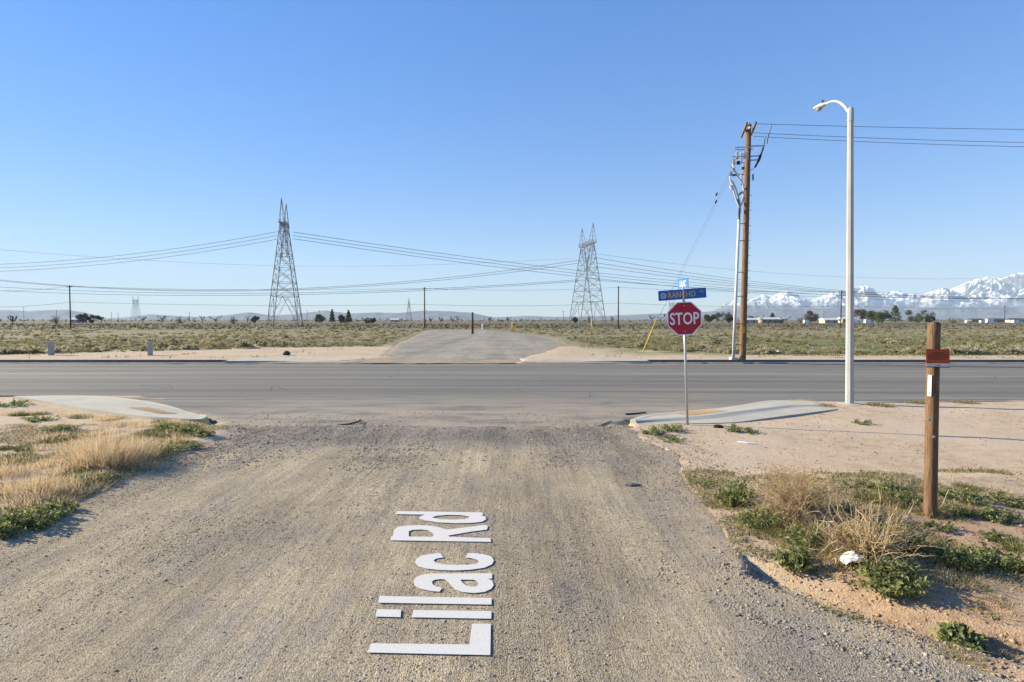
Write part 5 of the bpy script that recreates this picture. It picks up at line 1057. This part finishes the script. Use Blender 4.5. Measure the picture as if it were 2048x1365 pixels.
# ------------------------------------------------------------------ litter, sticks and stones
def slab_paper(px, py, wpx, hpx, label, seed, mat, name='crumpled_paper', cat='litter'):
    g = np.random.default_rng(seed); b = gp(px, py); k = b.y / FPX; w, h = wpx * k, hpx * k; nx, ny = 9, 6; V = []
    for j in range(ny):
        for i_ in range(nx): V.append((b.x + (i_ / (nx - 1) - .5) * w + .02 * g.normal() * w, b.y + (j / (ny - 1) - .5) * w * .5 + .03 * g.normal() * w, b.z + .01 + h * (.25 + .5 * g.random()) * (1 - (2 * abs(i_ / (nx - 1) - .5)) ** 3) * (.35 + .65 * j / (ny - 1))))
    idx = np.arange(nx * ny).reshape(ny, nx); F_ = np.stack([idx[:-1, :-1], idx[:-1, 1:], idx[1:, 1:], idx[1:, :-1]], -1).reshape(-1, 4); F3 = np.concatenate([F_[:, [0, 1, 2]], F_[:, [0, 2, 3]]])
    o = from_np(name, np.array(V), [F3], mat); md = o.modifiers.new('thickness', 'SOLIDIFY'); md.thickness = .003; return tag(o, label, cat)
M_PAPER = paint('white_paper', (.78, .77, .75), .7); M_PINK = paint('pink_wrapper', (.45, .12, .16), .6)
slab_paper(1712, 1127, 56, 44, 'crumpled white litter at the foot of the straw bush', 1, M_PAPER); slab_paper(1764, 1124, 32, 24, 'smaller crumpled white litter right of the straw bush foot', 2, M_PAPER); slab_paper(1788, 1117, 18, 8, 'small pink wrapper in the green weeds', 3, M_PINK, 'wrapper')
slab_paper(1560, 1068, 10, 8, 'tiny orange wrapper in the weeds below the tumbleweed', 4, paint('orange_wrapper', (.6, .3, .06)), 'wrapper')
def stick(pts, r, label, mat, name='stick', cat='stick', dz=.012):
    w = [gp(*p) + Vector((0, 0, dz + (p[2] if len(p) > 2 else 0))) for p in [(q[0], q[1]) for q in pts]]
    for k, q in enumerate(pts):
        if len(q) > 2: w[k].z += q[2]
    return tag(MB().tube(w, [r * (1 - .4 * k / (len(w) - 1)) for k in range(len(w))], 6).build(name, mat), label, cat)
stick([(1474, 886), (1495, 888.5), (1515, 890)], .022, 'white plastic pipe piece on the dirt right of the stop post', M_WHITEPIPE, 'pipe_piece', 'litter', .02)
stick([(1846, 1022), (1862, 1022), (1878, 1023)], .010, 'pale stick lying at the foot of the notice post', M_STRAW and plain('pale_stick', (.62, .56, .45), .8), dz=.012); stick([(1878, 1024), (1886, 1012, .02), (1897, 1000, .12)], .006, 'thin pale twig standing beside the notice post', plain('pale_twig', (.55, .47, .35), .8))
M_STK = plain('dark_stick_wood', (.07, .055, .045), .9)
def rstick(pts, r, label, name='stick'):
    w = [];
    for px, py in pts:
        p = G(px, py, -.03)
        for _ in range(3): p = G(px, py, float(az(np.array([p.x]), np.array([p.y]))[0]) + .02)
        w.append(p)
    return tag(MB().tube(w, [r * (1 - .5 * k / (len(w) - 1)) for k in range(len(w))], 6).build(name, M_STK), label, 'stick')
rstick([(1251, 829), (1270, 827.5), (1292, 825)], .03, 'dark board lying on the sandy asphalt left of the stop post'); rstick([(1190, 856), (1205, 850), (1222, 842)], .02, 'thin dark twig at the right side of the road mouth'); 
e = empty('fallen_branch', G(725, 850, -.02), 'fallen forked branch in the middle of the road mouth', 'branch')
zr = lambda px, py, z: G(px, py, -.03 + z)
MB().tube([zr(678, 850, .02), zr(700, 848, .03), zr(716, 844, .05), zr(722, 839, .08)], [.012, .02, .024, .012], 6).build('stem', M_STK, e); MB().tube([zr(716, 844, .05), zr(724, 847, .04), zr(729, 851, .02)], [.02, .014, .008], 6).build('twig', M_STK, e); MB().tube([zr(717, 844, .05), zr(726, 842, .04), zr(728, 846, .03)], [.014, .010, .006], 5).build('twig', M_STK, e)
b = G(1290, 868, .03); tag(rock('rubble_piece', gp(1291, 868) + Vector((0, 0, .02)), .07, .05, .05, M_DARK, 8), 'black piece of rubble on the gravel edge near the stop post', 'rubble')
tag(rock('rubble_piece', gp(1437, 856) + Vector((0, 0, .02)), .13, .06, .05, M_DARK, 9), 'black flat rubble at the front edge of the right ramp', 'rubble'); tag(rock('stone', G(1336, 903, .0) + Vector((0, 0, .015)), .06, .04, .025, M_PAPER, 10), 'white flat stone on the grey gravel near the dirt', 'stone'); tag(rock('stone', G(1266, 972, .0) + Vector((0, 0, .01)), .12, .05, .025, M_KERB, 12), 'flat grey stone on the right side of the gravel road', 'stone')
for k, (px, py, w, lab) in enumerate(((1560, 708, 14, 'pale board lying in the grass right of the utility pole'), (1625, 706, 8, 'white scrap in the grass between pole and lamp'))):
    p = gp(px, py); M_ = Matrix.Rotation(.3 + k, 3, 'Z') @ Matrix.Rotation(.25, 3, 'Y'); tag(MB().box(p + Vector((0, 0, .12)), (w * p.y / FPX, .25, .06), M_, .01).build('scrap_board', M_PAPER), lab, 'litter')

# ---- loose stones of the gravel road and the right verge
def stones(n, xf, yf, zf, sz, name, label, seed, stops, text=False):
    g = np.random.default_rng(seed); y = yf(g, n); x = xf(g, y)
    k = fbm(x * .9, y * .45, 3, 77); ok = g.random(len(x)) < np.clip((k - .25) * 3.0, .12, 1)
    if text:
        for ws in LPOLY:
            a = np.array(ws); inside = np.zeros(len(x), bool); j = len(a) - 1
            for i_ in range(len(a)):
                c_ = ((a[i_, 1] > y) != (a[j, 1] > y)) & (x < (a[j, 0] - a[i_, 0]) * (y - a[i_, 1]) / (a[j, 1] - a[i_, 1] + 1e-12) + a[i_, 0]); inside ^= c_; j = i_
            ok &= ~inside
    x, y = x[ok], y[ok]; n = len(x); z = zf(x, y); s = sz * (.45 + .5 * g.random(n) + 1.1 * g.random(n) ** 9)
    base = np.array([[1, 0, 0], [0, 1, 0], [-1, 0, 0], [0, -1, 0], [0, 0, .8], [0, 0, -.6]], float)
    J = base[None] * (1 + .5 * (g.random((n, 6, 1)) - .5)) + .22 * g.normal(size=(n, 6, 3)); J[:, :, 2] *= .62; th = g.random(n) * 6.28; ca, sa = np.cos(th)[:, None], np.sin(th)[:, None]
    V = np.stack([(J[:, :, 0] * ca - J[:, :, 1] * sa), (J[:, :, 0] * sa + J[:, :, 1] * ca), J[:, :, 2]], -1) * s[:, None, None] + np.stack([x, y, z + s * .15], 1)[:, None, :]
    f8 = np.array([[0, 1, 4], [1, 2, 4], [2, 3, 4], [3, 0, 4], [1, 0, 5], [2, 1, 5], [3, 2, 5], [0, 3, 5]]); F_ = ((np.arange(n) * 6)[:, None, None] + f8[None]).reshape(-1, 3)
    t_ = tintmat(name + '_stone', stops, .9); tag(from_np(name, V.reshape(-1, 3), [F_], t_, None, False, np.repeat(np.clip(g.random(n) * .75 + .3 * g.random(n) ** 6, 0, 1), 6)), label, 'gravel', None, 'stuff')
GS = [(0, (.11, .098, .083)), (.3, (.22, .197, .16)), (.75, (.34, .30, .238)), (1, (.58, .53, .46))]
inx = lambda g, y: xl(y) + .05 + (xr(y) - xl(y) - .1) * g.random(len(y))
stones(80000, inx, lambda g, n: 3.0 + 7.5 * g.random(n) ** 1.15, grav_z, .0075, 'loose_gravel', 'loose small stones on the gravel road', 1, GS, True)
stones(15000, inx, lambda g, n: 9.5 + 4.0 * g.random(n) ** .8, grav_z, .016, 'loose_gravel', 'coarse stones where the gravel meets the asphalt', 2, GS)
stones(15000, lambda g, y: xr(y) - .9 + 1.5 * g.random(len(y)) ** 1.2, lambda g, n: 3.2 + 9.5 * g.random(n) ** 1.4, lambda x, y: np.maximum(grav_z(x, y), HG(x, y)), .013, 'loose_gravel', 'coarse stones along the right gravel edge', 3, GS)
def bank_x(g, y): return np.interp(y, [2.6, 3.5, 4.12, 4.5, 4.95, 5.3, 5.75, 6.1], [5.5, 4.7, 4.05, 3.6, 3.1, 2.7, 2.3, 2.5]) + .12 + .55 * g.random(len(y))
stones(600, bank_x, lambda g, n: 3.9 + 2.0 * g.random(n), HG, .019, 'dirt_clods', 'lumps of reddish dirt on the bank of the rut', 7, [(0, (.27, .175, .108)), (.6, (.40, .275, .175)), (1, (.48, .35, .23))])
stones(16000, lambda g, y: 2.6 + 5.5 * g.random(len(y)), lambda g, n: 3.6 + 6 * g.random(n), HG, .013, 'dirt_clods', 'small clods of reddish dirt on the right verge', 5, [(0, (.20, .125, .075)), (.6, (.38, .26, .165)), (1, (.50, .38, .27))])
stones(9000, lambda g, y: 2.9 + 14 * g.random(len(y)), lambda g, n: 6 + 11 * g.random(n), HG, .014, 'dirt_pebbles', 'small pebbles on the sandy dirt at right', 4, [(0, (.12, .085, .06)), (.6, (.27, .20, .14)), (1, (.42, .35, .27))])

stones(9000, lambda g, y: -7.0 + 9.8 * g.random(len(y)), lambda g, n: 13.4 + 2.6 * g.random(n) ** 2.2, lambda x, y: az(x, y), .013, 'loose_gravel', 'stones strewn over the edge of the asphalt', 6, GS)
# ------------------------------------------------------------------ haze: even air round the whole place
hm_ = bpy.data.materials.new('haze_air'); hm_.use_nodes = True; ht = hm_.node_tree
for q in list(ht.nodes):
    if q.type != 'OUTPUT_MATERIAL': ht.nodes.remove(q)
pv = ht.nodes.new('ShaderNodeVolumePrincipled'); pv.inputs['Density'].default_value = 6.2e-5; pv.inputs['Color'].default_value = (.62, .80, 1.0, 1); pv.inputs['Anisotropy'].default_value = .0
pv.inputs['Density Attribute'].default_value = ''
ht.links.new(pv.outputs[0], [q for q in ht.nodes if q.type == 'OUTPUT_MATERIAL'][0].inputs['Volume'])
hb = MB().box((0, 8000, 700), (33000, 17800, 1404)).build('haze', hm_); tag(hb, 'pale blue haze over the desert', None, None, 'stuff')
